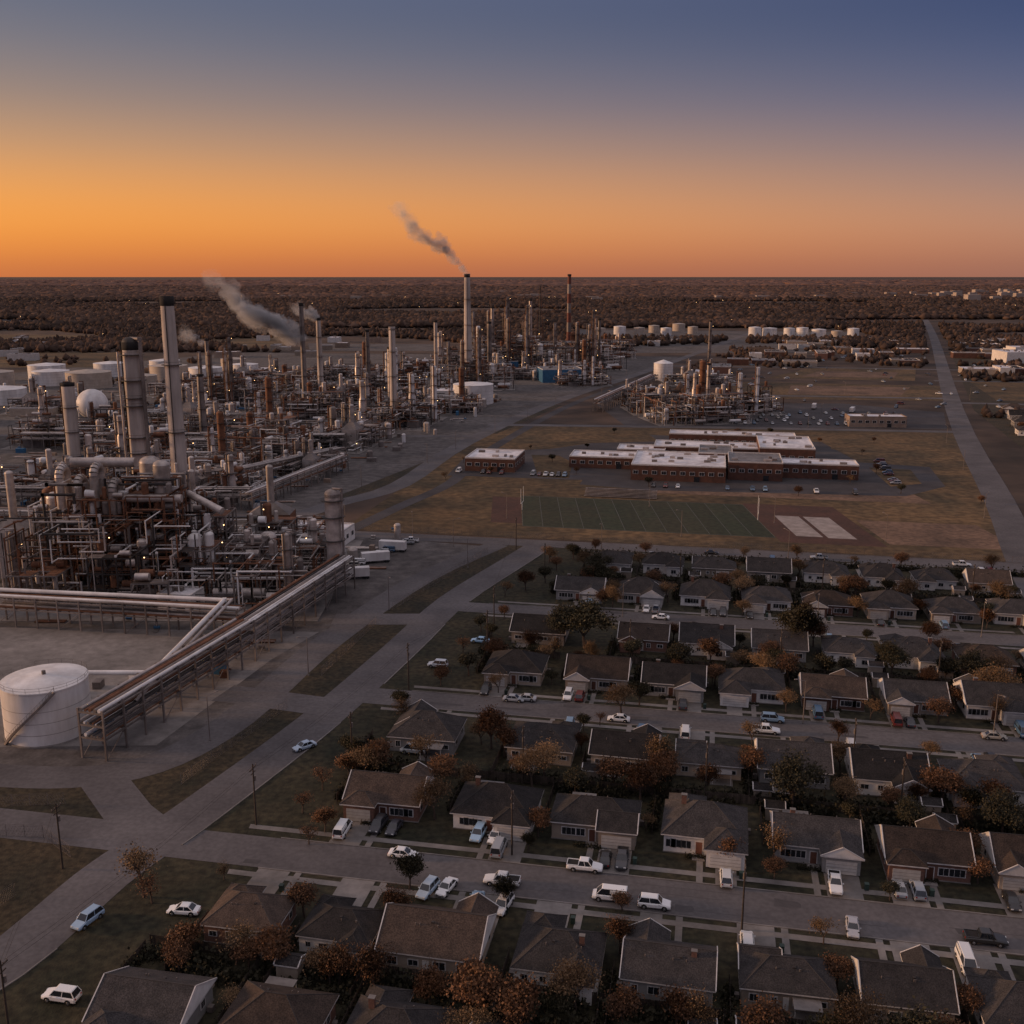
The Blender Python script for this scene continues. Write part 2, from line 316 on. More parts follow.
def make_house(seed):
    r=random.Random(seed); W=r.uniform(12,14.5);D=r.uniform(9,10.8);h=2.9
    sh=r.choice(['shingle','shingle','shingle','shingle_brown']); wl=['brick','siding_white','siding_tan','siding_grey','brick','siding_white','siding_tan','siding_white','siding_tan','siding_grey','siding_white','brick','siding_tan','siding_white','siding_grey','siding_tan'][seed%16]
    kind=['hip','gable','hip','hip','gable','hip','gable','hip'][seed%8]; pitch=r.uniform(.5,.64)
    walls=MB();rf=MB();win=MB();dr=MB()
    sl=.15
    walls.box(0,0,sl/2+.03,W+.2,D+.2,sl,'concrete'); walls.box(0,0,sl+h/2,W,D,h,wl)
    gs=1 if seed%2 else -1; gw=r.uniform(5.2,6.2); gd=r.uniform(1.6,3.6); gx=gs*(W/2-gw/2-.02)
    walls.box(gx,-D/2-gd/2+.05,sl+h/2-.01,gw,gd,h-.02,wl)
    roof(rf,-W/2,W/2,-D/2,D/2,sl+h,pitch,.5,kind,sh,'siding_white' if kind=='gable' else wl)
    k2='gable' if seed%3==0 else 'hip'
    roof(rf,gx-gw/2,gx+gw/2,-D/2-gd,-D/2+gw*.45 if k2=='hip' else 0,sl+h+.015,pitch,.45,k2,sh,'siding_white')
    yf=-D/2-gd+.05
    dr.box(gx,yf-.03,sl+1.1,gw-1.1,.1,2.2,'garage')
    for q in range(1,4): dr.box(gx,yf-.09,sl+q*.55,gw-1.2,.02,.04,'steel_grey')
    if seed%3==1:
        bw=r.uniform(4.5,6); bx=-gs*(W/2-bw/2-.5); bd=2.4
        walls.box(bx,D/2+bd/2-.05,sl+h/2-.015,bw,bd,h-.03,wl); roof(rf,bx-bw/2,bx+bw/2,0,D/2+bd,sl+h+.02,pitch*.95,.45,'hip' if kind=='hip' else 'gable',sh,wl)
        window(win,bx,D/2+bd-.05,sl+1.5,1.6,1.1,1)
    else:
        bx=-gs*W*.2
        if seed%2: 
            rf.box(bx,D/2+1.6,2.5,4.4,2.8,.1,'roof_grey')
            for px in(-2,2): walls.box(bx+px,D/2+2.8,1.25,.12,.12,2.4,'trim')
        walls.box(bx,D/2+1.6,.06,5,3,.1,'concrete')
    dx=gx-gs*(gw/2+1.2)
    dr.box(dx,-D/2-.03,sl+1.05,1,.1,2.1,'door'); dr.box(dx,-D/2-.015,sl+1.07,1.3,.08,2.26,'trim')
    walls.box(dx,-D/2-.9,.1,2,1.6,.14,'concrete')
    for q in(.25,.36,.05):
        xw=dx-gs*(1.6+q*8)
        if abs(xw)<W/2-.9: window(win,xw,-D/2,sl+1.5,1.5,1.2,-1)
    xb=[-W*.36,-W*.12,W*.15,W*.37]
    for x in xb:
        if seed%3==1 and abs(x-bx)<bw/2+.8: continue
        window(win,x,D/2,sl+1.55,r.choice([.9,1.4,1.7]),r.choice([.8,1.1]),1)
    dr.box(W*.02,D/2+.03,sl+1.05,.9,.1,2.1,'garage')
    for sx in(-1,1):
        for y in(-D*.25,D*.22): window(win,sx*W/2,y,sl+1.55,1.1,1.0,sx,'x')
    ridge=sl+h+.2+(D/2+.5)*pitch
    if seed%4==1: rf.box(-gs*W*.28,D*.1,ridge-.5,.8,.6,1.5,'brick'); rf.box(-gs*W*.28,D*.1,ridge+.3,.95,.75,.1,'concrete')
    for q in range(3):
        vx=r.uniform(-W*.3,W*.3); rf.cyl((vx,D*.2,ridge-D*.2*pitch-.5),(vx,D*.2,ridge-D*.2*pitch+.3),.09,.09,'steel_grey',6)
    rf.box(r.uniform(-2,2),D*.15,ridge-D*.15*pitch,.4,.4,.25,'steel_dark')
    walls.box(W/2+.7,D*.3,.45,.8,.8,.8,'steel_grey')
    return dict(name='brick_house' if wl=='brick' else 'ranch_house',parts=[('walls',walls.mesh('walls')),('roof',rf.mesh('roof')),('windows',win.mesh('windows')),('doors',dr.mesh('doors'))],gx=gx,D=D,W=W,gd=gd)
HV=[make_house(i) for i in range(16)]
rows=[(101,0,[-44.5,-28.6,-13.8,1,16,31,46]),(121.3,1,[-36.8,-23.3,-10.1,6.5,20.6,35.1,49.2,63,77]),
(157.5,0,[-21.4,-2.5,14,31.5,48.5,64.5,80,95]),(184,1,[-16.7,6,21.6,36.9,51.8,68,84,100]),
(221.5,0,[1,19.5,36.2,52.7,69.4,86,101.5,117]),(248.5,1,[7.2,33,48,65.0,81,95.5,111,126]),
(287,0,[20,37,54.5,71,87,103,119,135]),(317,1,[31,47.2,62.5,78.5,95,111,125.5,140])]
DW=MB(); fence_m={}
def fence_mesh(Lm):
    k=round(Lm)
    if k not in fence_m:
        f=MB(); n=int(Lm/2.4); 
        for i in range(n+1): f.box(i*Lm/n,0,.95,.12,.12,1.9,'pole_wood')
        m_=int(Lm/.4)
        for i in range(m_): f.box((i+.5)*Lm/m_,.05+(i%2)*.012,.9+R.uniform(-.03,.03),Lm/m_-.03,.03,1.7,'wood_fence')
        fence_m[k]=f.mesh('wooden_fence')
    return fence_m[k]
# ------------------------------------------------------------------ cars
def car_mesh(kind):
    b=MB()
    if kind=='sedan': Lc,wd,zb,belt,top=4.7,.9,.28,.92,1.44; cab=(-1.1,-.35,.95,1.65)
    elif kind=='suv': Lc,wd,zb,belt,top=4.8,.95,.34,1.08,1.78; cab=(-1.15,-.5,1.9,2.32)
    elif kind=='pickup': Lc,wd,zb,belt,top=5.6,.98,.42,1.12,1.85; cab=(-1.2,-.6,.75,.95)
    else: Lc,wd,zb,belt,top=5.2,.98,.36,1.15,2.05; cab=(-2.0,-1.15,2.45,2.55)
    h=Lc/2
    hd=belt-.12
    xs=[(-h,hd-.28,.82),(-h+.12,hd-.12,.93),(-h+.6,hd-.03,1),(cab[0],belt,1),(0,belt,1),(cab[3],belt,1),(h-.4,belt-(.04 if kind!='sedan' else .02),1),(h-.08,belt-.1,.95),(h,belt-.3,.86)]
    secs=[]
    for x,zt,k in xs:
        w=wd*k; secs.append([(x,-w*.9,zb),(x,-w,zb+.16),(x,-w*.99,zt-.16),(x,-w*.86,zt),(x,w*.86,zt),(x,w*.99,zt-.16),(x,w,zb+.16),(x,w*.9,zb)])
    b.loft(secs,'car_paint',False)
    a0,a1,a2,a3=cab; wb=wd*.87; wt=wd*.7
    bz=belt-.02
    V=[(a0,-wb,bz),(a3,-wb,bz),(a3,wb,bz),(a0,wb,bz),(a1,-wt,top),(a2,-wt,top),(a2,wt,top),(a1,wt,top)]
    b.add(V,[(0,1,5,4),(1,2,6,5),(2,3,7,6),(3,0,4,7)],'glass')
    b.loft([[(a1-.05,-wt-.02,top-.03),(a1+.1,-wt+.06,top+.05),(a1+.1,wt-.06,top+.05),(a1-.05,wt+.02,top-.03)],[(a2+.05,-wt-.02,top-.03),(a2-.1,-wt+.06,top+.05),(a2-.1,wt-.06,top+.05),(a2+.05,wt+.02,top-.03)]],'car_paint')
    for sg in(-1,1):
        for p,q in(((a0,sg*wb,bz),(a1,sg*wt,top)),((a3,sg*wb,bz),(a2,sg*wt,top)),(((a0+a3)/2,sg*wb,bz),((a1+a2)/2,sg*wt,top))):
            b.cyl(p,q,.06,.05,'car_paint',4)
        for x in(-Lc*.31,Lc*.3):
            b.cyl((x,sg*(wd-.2),.34),(x,sg*(wd+.015),.34),.34,.34,'tyre',14); b.cyl((x,sg*(wd+.01),.34),(x,sg*(wd+.03),.34),.2,.18,'chrome',8)
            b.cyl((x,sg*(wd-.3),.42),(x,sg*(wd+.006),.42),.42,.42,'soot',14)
        b.box(-h+.06,sg*wd*.6,hd-.22,.12,.36,.15,'headlight'); b.box(h-.03,sg*wd*.66,belt-.24,.08,.22,.2,'taillight')
        b.box(a0+.35,sg*(wd+.1),belt+.05,.14,.2,.12,'car_paint')
    b.box(-h+.01,0,.42,.08,wd*1.5,.14,'steel_dark'); b.box(h-.01,0,.44,.08,wd*1.5,.12,'steel_dark')
    if kind=='pickup':
        b.box(1.85,0,belt+.002,1.65,1.55,.02,'soot')
        for sg in(-1,1): b.box(1.85,sg*.87,belt+.04,1.75,.1,.1,'car_paint')
        b.box(2.72,0,belt+.04,.08,1.7,.1,'car_paint')
    if kind=='van':
        b.box(1.2,0,1.65,2.3,wd*1.66,.5,'car_paint')
    return b.mesh(kind)
CM={k:car_mesh(k) for k in('sedan','suv','pickup','van')}
CN={'sedan':'parked_car','suv':'parked_suv','pickup':'pickup_truck','van':'parked_van'}
CC=[(.7,.7,.69),(.7,.7,.69),(.6,.6,.59),(.3,.31,.32),(.32,.34,.36),(.05,.05,.055),(.02,.02,.022),(.06,.12,.2),(.13,.03,.025),(.18,.28,.38),(.35,.32,.27)]
placed=[]
def car(x,y,ang,kind=None,col=None,z=.07,chk=True):
    if chk and any(abs(x-a)<3.6 and abs(y-b)<3.6 and (x-a)**2+(y-b)**2<5.0 for a,b in placed): return
    placed.append((x,y))
    kind=kind or R.choice(['sedan','sedan','suv','suv','pickup','van'])
    return link(CN[kind],CM[kind],(x,y,z),ang,color=col or R.choice(CC))
W_=(.78,.78,.77)
E=ROT
for x,y,a,k,c in [(-17.3,146.3,E+math.pi,'sedan',W_),(-1.5,138.8,E,'pickup',(.6,.6,.6)),(11.3,142.6,E+math.pi,'pickup',W_),(14.5,134.9,E,'van',W_),(20.8,133,E+math.pi,'suv',W_),
 (-60.5,129.2,E+1.35,'suv',(.3,.42,.55)),(-47.5,131.5,E+.1,'sedan',W_),(-57.4,113.3,E,'suv',W_),(-40.5,184.5,E+.9,'sedan',(.4,.5,.6)),(-17.5,227.5,E,'suv',(.5,.55,.6)),
 (-19,182.7,E,'van',(.3,.35,.4)),(65.5,124.8,E+math.pi,'pickup',(.03,.03,.03)),(-8,244,E,'sedan',(.3,.5,.7)),(40,262,E,'sedan',W_),(3,207.8,E,'sedan',(.4,.4,.4)),
 (-9.8,137.2,E+1.35,'sedan',W_),(-12.6,136.5,E+1.35,'suv',(.4,.5,.6)),(-1.3,132.6,E+1.4,'suv',W_),(48,127.5,E+1.5,'sedan',(.4,.4,.42)),
 (-5.5,152.2,E+1.5,'suv',(.3,.45,.6)),(-2.7,151.6,E+1.5,'sedan',W_),(-22.3,154.9,E+1.5,'suv',(.03,.03,.035)),(-19.6,154.3,E+1.5,'sedan',(.04,.04,.05))]:
    car(x,y,a,k,c)
# ------------------------------------------------------------------ place houses
bin_m=MB(); bin_m.box(0,0,.5,.6,.65,1,'plastic_bin'); bin_m.box(0,.03,1.03,.66,.72,.08,'plastic_bin'); bin_m=bin_m.mesh('wheelie_bin')
shed=MB(); shed.box(0,0,1.1,3,2.4,2.2,'siding_tan'); roof(shed,-1.5,1.5,-1.2,1.2,2.2,.5,.2,'gable','shingle','siding_tan'); shed.box(0,-1.22,1,1.2,.06,1.9,'trim'); shed=shed.mesh('garden_shed')
street_of={101:(82,-1),121.3:(140,1),157.5:(140,-1),184:(204.5,1),221.5:(204.5,-1),248.5:(270,1),287:(270,-1),317:(344,1)}
backs=[]
def along(X,c,du,dc):
    x=X+du*math.cos(ROT)-dc*math.sin(ROT); y=cY(X,c)+du*math.sin(ROT)+dc*math.cos(ROT); return x,y
last=-1
for ri,(c,face,xs) in enumerate(rows):
    for hi,X in enumerate(xs):
        v=R.randrange(16)
        while v==last: v=R.randrange(16)
        last=v; H_=HV[v]; jit=R.uniform(-.8,.8)
        rot=ROT+(math.pi if face else 0)+R.uniform(-.02,.02)
        px,py=along(X,c,0,jit)
        e=bpy.data.objects.new(H_['name'],None); sc.collection.objects.link(e); e.location=(px,py,.03); e.rotation_euler=(0,0,rot)
        sgap=(xs[hi+1]-X if hi+1<len(xs) else X-xs[hi-1]); s=min(1.0,max(.78,(min(sgap,17)-2.6)/(H_['W']+.8)))
        if ri==0: s=min(s,.92)
        e.scale=(s,s*1.0,R.uniform(.95,1.05)*(.5+s/2))
        for pn,me in H_['parts']: link(pn,me,parent=e)
        dirn=-1 if not face else 1
        st,_=street_of[c]; dist=abs(st-c)*.98-4.3
        gx=H_['gx']*s*(1 if not face else -1); yfront=(H_['D']/2)*s
        dwid=R.choice([3.2,5.2,5.2])
        a=along(X,c,gx-dwid/2,dirn*yfront);b=along(X,c,gx+dwid/2,dirn*yfront);c2=along(X,c,gx+dwid/2,dirn*dist);d=along(X,c,gx-dwid/2,dirn*dist)
        DW.add([(q[0],q[1],.085) for q in(a,b,c2,d)],[(0,1,2,3)] if dirn>0 else [(3,2,1,0)],'concrete')
        dxs=gx-(1 if gx>0 else -1)*4
        a=along(X,c,dxs-.5,dirn*yfront);b=along(X,c,dxs+.5,dirn*yfront);c2=along(X,c,dxs+.5,dirn*dist);d=along(X,c,dxs-.5,dirn*dist)
        DW.add([(q[0],q[1],.08) for q in(a,b,c2,d)],[(0,1,2,3)] if dirn>0 else [(3,2,1,0)],'concrete')
        ncar=R.choice([0,1,1,2,2]) if ri>0 else 1
        if ri==2: ncar=R.choice([1,2,2])
        for k in range(min(ncar,2 if dwid>4 else 1)):
            off=0 if dwid<4 else (-1.3 if k==0 else 1.3)
            lo=yfront+H_['gd']*s+3; hi_=dist-3.0
            q=along(X,c,gx+off,dirn*(R.uniform(min(lo,hi_),hi_) if hi_>lo else lo))
            car(q[0],q[1],ROT+math.pi/2+(math.pi if R.random()<.5 else 0)+R.uniform(-.03,.03),z=.1)
        if R.random()<.22 and ri>2:
            q=along(X,c,R.uniform(-4,4),dirn*(dist+1.4)); car(q[0],q[1],ROT+(0 if R.random()<.5 else math.pi))
        back=-dirn*R.uniform(12.4,12.8)
        q=along(X,c,-sgap/2,0); 
        fm=fence_mesh(12); 
        link('wooden_fence',fm,(q[0],q[1],.03),ROT+(math.pi/2 if back>0 else -math.pi/2))
        if not face:
            q=along(X,c,-sgap/2,13.2); link('wooden_fence',fence_mesh(sgap),(q[0],q[1],.03),ROT)
        if R.random()<.4:
            q=along(X,c,R.choice([-1,1])*(sgap/2-2.3),-dirn*R.uniform(8.5,10.5)); link('garden_shed',shed,(q[0],q[1],.03),rot)
        if R.random()<.5:
            q=along(X,c,gx+dwid/2+.7,dirn*(yfront+5)); link('wheelie_bin',bin_m,(q[0],q[1],.03),rot)
        backs.append((X,c,dirn,sgap,dist))
link('driveways',DW.mesh('driveways')); link('pavements',SW.mesh('pavements'))
# ------------------------------------------------------------------ trees
def tree_mesh(seed,height,spread,leaf,nleaf,lsz,twig=3):
    r=random.Random(seed); b=MB(); tips=[]
    def grow(p,d,ln,rad,lv):
        q=p+d*ln; b.cyl(p,q,rad,rad*.68,'bark',5 if lv<2 else 3,False)
        if lv>=2: tips.append((q,ln))
        if lv>=twig+1: return
        for i in range(r.choice([2,3,3]) if lv else 4):
            nd=(d+Vector((r.uniform(-1,1),r.uniform(-1,1),r.uniform(-.25,.6)))*spread*(1.0 if lv else .8)).normalized()
            grow(q if lv==0 or r.random()<.6 else p+d*ln*r.uniform(.5,.95),nd,ln*r.uniform(.62,.82),rad*.6,lv+1)
    grow(Vector((0,0,-.1)),Vector((r.uniform(-.08,.08),r.uniform(-.08,.08),1)).normalized(),height*.27,height*.032,0)
    vs=[];fs=[]
    for i in range(nleaf):
        t,ln=r.choice(tips); rr=height*.085
        c=t+Vector((r.gauss(0,rr),r.gauss(0,rr),r.gauss(0,rr*.75)))
        if c.z<height*.14: continue
        u=Vector((r.gauss(0,1),r.gauss(0,1),r.gauss(0,1))).normalized(); w=u.orthogonal().normalized(); s_=lsz*r.uniform(.5,1.4)
        o=len(vs); vs+=[tuple(c+u*s_),tuple(c+w*s_*.7),tuple(c-u*s_),tuple(c-w*s_*.7)]; fs.append((o,o+1,o+2,o+3))
    b.add(vs,fs,leaf); return b.mesh('tree')
TR=[tree_mesh(1,8,.75,'leaf_rust',3600,.17),tree_mesh(2,9.5,.8,'leaf_tan',3600,.15,4),tree_mesh(3,7.5,.7,'leaf_olive',4200,.2),tree_mesh(4,10.5,.8,'leaf_olive',6000,.22,4),
    tree_mesh(5,7,.8,'leaf_tan',1500,.13,4),tree_mesh(6,8.5,.75,'leaf_rust',4800,.17,4),tree_mesh(7,6,.8,'leaf_rust',600,.13,4)]
TNAME=['autumn_tree','autumn_tree','oak_tree','oak_tree','bare_tree','autumn_tree','bare_tree']
def tree(x,y,v,s=1): link(TNAME[v],TR[v],(x,y,0),R.uniform(0,6.3),scale=(s*R.uniform(.9,1.1),s*R.uniform(.9,1.1),s*R.uniform(.9,1.1)))
for x,y,v,s in [(18,240,3,1.25),(13,243,3,1),(-4,184.5,5,1.05),(-1.5,181,0,.9),(28,174,1,.95),(44,172,0,.9),(74.6,162,5,1.05),(41,144.5,4,1.05),(34,143.5,0,.8),(-54.7,135.5,4,1.25),(-53,134,6,.9),(104,206,1,1.05),
 (70,238,3,1.2),(75,241,5,.9),(71,145,0,.9),(-4,109,5,1.1),(1,106,0,1.1),(8,111,1,.8),(41,103,1,1),(65,279,1,.9),(44,276,4,.95),(23,200.5,1,.8),(-33,150,6,.7),(-25,174,5,.85),(10,233,4,.9),(26,289,3,.8),(100,196,4,.95),(88,196,0,.8),(16,132,0,.5),
 (-30,172,0,.8),(-34,168,6,.9),(-31,180,2,.7),(-28,165,2,.6),(-36,160,6,.8),(-22,196,1,.7),(-16,216,0,.7),(-10,222,2,.8),(-4,231,5,.8),(-12,236,6,.9),(-3,212,4,.7),(-8,252,2,.7),(-2,262,0,.6),(4,288,5,.8),(10,295,2,.8),(-2,282,4,.7),(14,309,0,.7),(20,322,2,.8),(12,318,1,.7),(-45,121,2,.5),(-50,98,0,.7),(-44,140,4,.5)]:
    tree(x,y,v,s)
for X,c,dirn,sg,dist in backs:
    lim=.75 if c>300 else .98
    for k in range(2):
        if R.random()<.8:
            q=along(X,c,R.uniform(-sg/2,sg/2),-dirn*R.uniform(9,12.5)); tree(q[0],q[1],R.choice([0,0,1,1,2,2,3,4,5,5]),R.uniform(.55,lim))
    if R.random()<.6:
        q=along(X,c,R.choice([-1,1])*sg*.47,dirn*R.uniform(-3,5)); tree(q[0],q[1],R.choice([0,2,4,5,1]),R.uniform(.5,.8))
    if R.random()<.5:
        q=along(X,c,R.choice([-1,1])*sg*.42,dirn*(dist-R.uniform(1,5))); tree(q[0],q[1],R.choice([0,1,2,4,6,5]),R.uniform(.45,.8))
for i in range(110):
    c=R.uniform(300,620); X=R.uniform(205,330); tree(X+(c-330)*.35,c,R.choice([2,3,5,0]),R.uniform(.6,.95))
for x,y in[(120,420),(150,446),(165,425),(60,440),(-10,468),(-24,500),(10,536),(170,470),(180,520),(40,540),(190,405),(150,590),(200,560),(30,470),(20,500),(-30,455),(170,560),(130,585),(60,596)]: tree(x,y,R.choice([0,2,4,5]),R.uniform(.4,.7))
def shrub_mesh(seed,L_,w,h,n):
    r=np.random.RandomState(seed); c=np.stack([r.uniform(0,L_,n),r.normal(0,w*.35,n),np.abs(r.normal(0,1,n))*h*.35+.05],1)
    c[:,2]*=(.6+.5*np.sin(c[:,0]*1.7+seed)**2)
    u=r.normal(size=(n,3)); u/=np.linalg.norm(u,axis=1)[:,None]; t=r.normal(size=(n,3)); w_=np.cross(u,t); w_/=np.linalg.norm(w_,axis=1)[:,None]
    s_=r.uniform(.12,.32,n)[:,None]; V=np.stack([c+u*s_,c+w_*s_,c-u*s_,c-w_*s_],1).reshape(-1,3)
    return npmesh('hedge',V,np.arange(n*4).reshape(-1,4),'hedge')
HM=[shrub_mesh(i,13,1.6,2.2,1100) for i in range(3)]
for X,c,dirn,sg,dist in backs:
    for k in range(2):
        if R.random()<.7:
            q=along(X,c,-sg/2+R.uniform(-.5,1),-dirn*R.uniform(11,12.6)); link('hedge',HM[R.randrange(3)],(q[0],q[1],0),ROT,scale=(1,1.2,R.uniform(.7,1.5)))
    q=along(X,c,-3,dirn*5.7); link('hedge',HM[R.randrange(3)],(q[0],q[1],0),ROT,scale=(.35,.5,.4))
    if R.random()<.5: q=along(X,c,-sg/2,-dirn*10); link('hedge',HM[R.randrange(3)],(q[0],q[1],0),ROT+math.pi/2*dirn,scale=(.7,.8,1))
for i in range(11):
    X=20+i*12.9; link('hedge',HM[i%3],(X,cY(X,332.5),0),ROT,scale=(1,1.2,1.2))
# ------------------------------------------------------------------ poles
up=MB(); up.cyl((0,0,-.1),(0,0,11.2),.17,.11,'pole_wood',8); up.box(0,0,10.4,2.4,.14,.14,'pole_wood'); up.box(0,0,9.6,1.6,.12,.12,'pole_wood')
for x in(-1.1,-.4,.4,1.1): up.cyl((x,0,10.45),(x,0,10.75),.05,.06,'steel_grey',6)
up.cyl((.35,0,8),(.35,0,8.9),.24,.24,'steel_grey',8); up=up.mesh('utility_pole')
sl=MB(); sl.cyl((0,0,0),(0,0,9.5),.12,.07,'steel_grey',8); sl.cyl((0,0,9.4),(2,0,9.9),.05,.05,'steel_grey',6); sl.box(2.1,0,9.88,.7,.3,.14,'steel_grey'); sl.cyl((0,0,0),(0,0,.4),.22,.2,'concrete',8); sl=sl.mesh('street_lamp')
PL=[(-43,156),(-70,143),(-60.5,106),(32.4,127.5),(63,174),(0,146.8),(-23,213.5),(-4.7,256),(1.4,334)]
for p in PL: link('utility_pole',up,(p[0],p[1],0),ROT+math.pi/2)
WR=MB()
def wire(p,q):
    for o in(-1,1):
        prev=None
        for i in range(9):
            t=i/8; x=p[0]+(q[0]-p[0])*t;y=p[1]+(q[1]-p[1])*t; z=10.6-4*.9*t*(1-t); cur=(x,y+o,z)
            if prev: WR.cyl(prev,cur,.018,.018,'soot',3,False)
            prev=cur
backline=[[(X,cY(X,171)) for X in(-30,2,34,66,98)],[(X,cY(X,235)) for X in(-6,28,62,96,130)],[(X,cY(X,302)) for X in(10,50,90,130)]]
for ln in backline:
    for p in ln: link('utility_pole',up,(p[0],p[1],0),ROT+math.pi/2)
    for a,b in zip(ln,ln[1:]): wire(a,b)
wire((-60.5,106),(-70,143)); wire((-43,156),(-23,213.5)); wire((-23,213.5),(-4.7,256)); wire((-4.7,256),(1.4,334)); wire((-60.5,106),(-43,156))
link('utility_wires',WR.mesh('utility_wires'))
for x,y in [(-47,222),(-34,270),(-14,312),(-60,188),(-95,392),(-66,440),(-42,500),(-30,540),(-10,600),(10,650),(30,700),(55,400),(-2,380),(98,372),(60,352),(130,345),(180,380),(215,480),(240,560),(-35,350),(-60,358),(60,196),(96,189),(30,264),(80,255),(120,248),(72,122),(-20,338),(30,332),(90,322),(-80,362),(100,628),(180,618),(160,640),(200,660),(70,800),(100,900),(340,760),(260,800)]: link('street_lamp',sl,(x,y,0),R.uniform(0,6))
def clf(pts):
    f=MB()
    for a,b in zip(pts,pts[1:]):
        a=Vector(a);b=Vector(b);n=max(1,int((b-a).length/3))
        for i in range(n): p=a.lerp(b,i/n); f.cyl((p.x,p.y,0),(p.x,p.y,2.3),.04,.04,'steel_grey',4)
        for z in(.15,1.1,2.0,2.25): f.cyl((a.x,a.y,z),(b.x,b.y,z),.018,.018,'steel_grey',3,False)
        k=int((b-a).length/.5)
        for i in range(k):
            p=a.lerp(b,i/k);q=a.lerp(b,min(1,(i+2)/k)); f.cyl((p.x,p.y,.1),(q.x,q.y,2),.012,.012,'steel_grey',3,False); f.cyl((q.x,q.y,.1),(p.x,p.y,2),.012,.012,'steel_grey',3,False)
    link('chain_link_fence',f.mesh('chain_link_fence'))
clf([(-130,163),(-90,162),(-78,163)]); clf([(-60,170),(-56,182),(-48,204)]); clf([(-44,222),(-36,258)]); clf([(-33,270),(-8,330)]); clf([(-130,155),(-77,152),(-70,146)]); clf([(-86,100),(-74,136)])
clf([(-60,362),(60,338),(170,316)])
# ------------------------------------------------------------------ refinery pieces
def frame(b,x0,x1,y0,y1,lv,lh,r,deck=.6,bay=6):
    nx=max(1,round((x1-x0)/bay));ny=max(1,round((y1-y0)/bay)); Z=lv*lh
    xs=[x0+(x1-x0)*i/nx for i in range(nx+1)];ys=[y0+(y1-y0)*i/ny for i in range(ny+1)]
    st=r.choice(['steel_grey','steel_dark','rust','steel_grey'])
    for x in xs:
        for y in ys: b.box(x,y,Z/2,.38,.38,Z,st)
    for l in range(1,lv+1):
        z=l*lh
        for y in ys: b.box((x0+x1)/2,y,z,x1-x0,.28,.34,st)
        for x in xs: b.box(x,(y0+y1)/2,z-.01,.28,y1-y0,.34,st)
        for i in range(nx):
            for j in range(ny):
                if r.random()<deck: b.box((xs[i]+xs[i+1])/2,(ys[j]+ys[j+1])/2,z+.22,xs[i+1]-xs[i]-.05,ys[j+1]-ys[j]-.05,.08,r.choice(['steel_dark','rust','steel_grey']))
                if r.random()<.55:
                    cx=(xs[i]+xs[i+1])/2;cy=(ys[j]+ys[j+1])/2;rr=r.uniform(.5,1.3); mt=r.choice(['silver','silver','steel_grey','rust','tank_white'])
                    if r.random()<.5: b.cyl((xs[i]+.6,cy,z+.4+rr),(xs[i+1]-.6,cy,z+.4+rr),rr,rr,mt,10)
                    else: b.vessel(cx,cy,z+.3,z+lh*.75,rr,mt,10)
        for y in(y0,y1):
            for hz in(.6,1.15): b.cyl((x0,y,z+hz),(x1,y,z+hz),.04,.04,'rust',3,False)
        for x in(x0,x1):
            for hz in(.6,1.15): b.cyl((x,y0,z+hz),(x,y1,z+hz),.04,.04,'rust',3,False)
        if r.random()<.8:
            i=r.randrange(nx); b.bar((xs[i],y0,z-lh),(xs[i+1],y0,z),.18,st); b.bar((xs[i+1],y1,z-lh),(xs[i],y1,z),.18,st)
        b.bar((x0-.5,y0,z-lh),(x0-.5,min(y1,y0+lh*1.1),z),.45,st)
def column(b,x,y,h,rad,r,m=None,n=14):
    m=m or r.choice(['silver','silver','steel_grey','tank_white','rust'])
    b.lathe(x,y,[(rad*1.15,0),(rad*1.05,2.5)],n,'steel_grey'); 
    if r.random()<.4 and h>20:
        hm=h*r.uniform(.4,.6); b.lathe(x,y,[(rad,2.4),(rad,hm),(rad*.7,hm+rad)],n,m); b.vessel(x,y,hm+rad,h,rad*.7,m,n)
    else: b.vessel(x,y,2.4,h,rad,m,n)
    z=r.uniform(5,9)
    while z<h:
        a=r.uniform(0,6.3)
        b.cyl((x,y,z),(x,y,z+.12),rad+1.1,rad+1.1,'steel_dark',10)
        for k in range(10):
            t=2*math.pi*k/10;t2=2*math.pi*(k+1)/10; R1=rad+1.05
            b.cyl((x+R1*math.cos(t),y+R1*math.sin(t),z+1.1),(x+R1*math.cos(t2),y+R1*math.sin(t2),z+1.1),.04,.04,'rust',3,False)
            b.cyl((x+R1*math.cos(t),y+R1*math.sin(t),z),(x+R1*math.cos(t),y+R1*math.sin(t),z+1.1),.03,.03,'rust',3,False)
        if r.random()<.12: b.box(x+rad+1,y-.3,z+1.6,.25,.25,.25,'lamp')
        z+=r.uniform(5,9)
    a=r.uniform(0,6.3)
    for k in range(2):
        a+=r.uniform(1,2.5); pr=r.uniform(.15,.4); px=x+(rad+pr+.15)*math.cos(a);py=y+(rad+pr+.15)*math.sin(a)
        b.pipe([(x,y,h+rad*.7),(px,py,h+rad*.7),(px,py,1)],pr,r.choice(['silver','rust','steel_grey']))
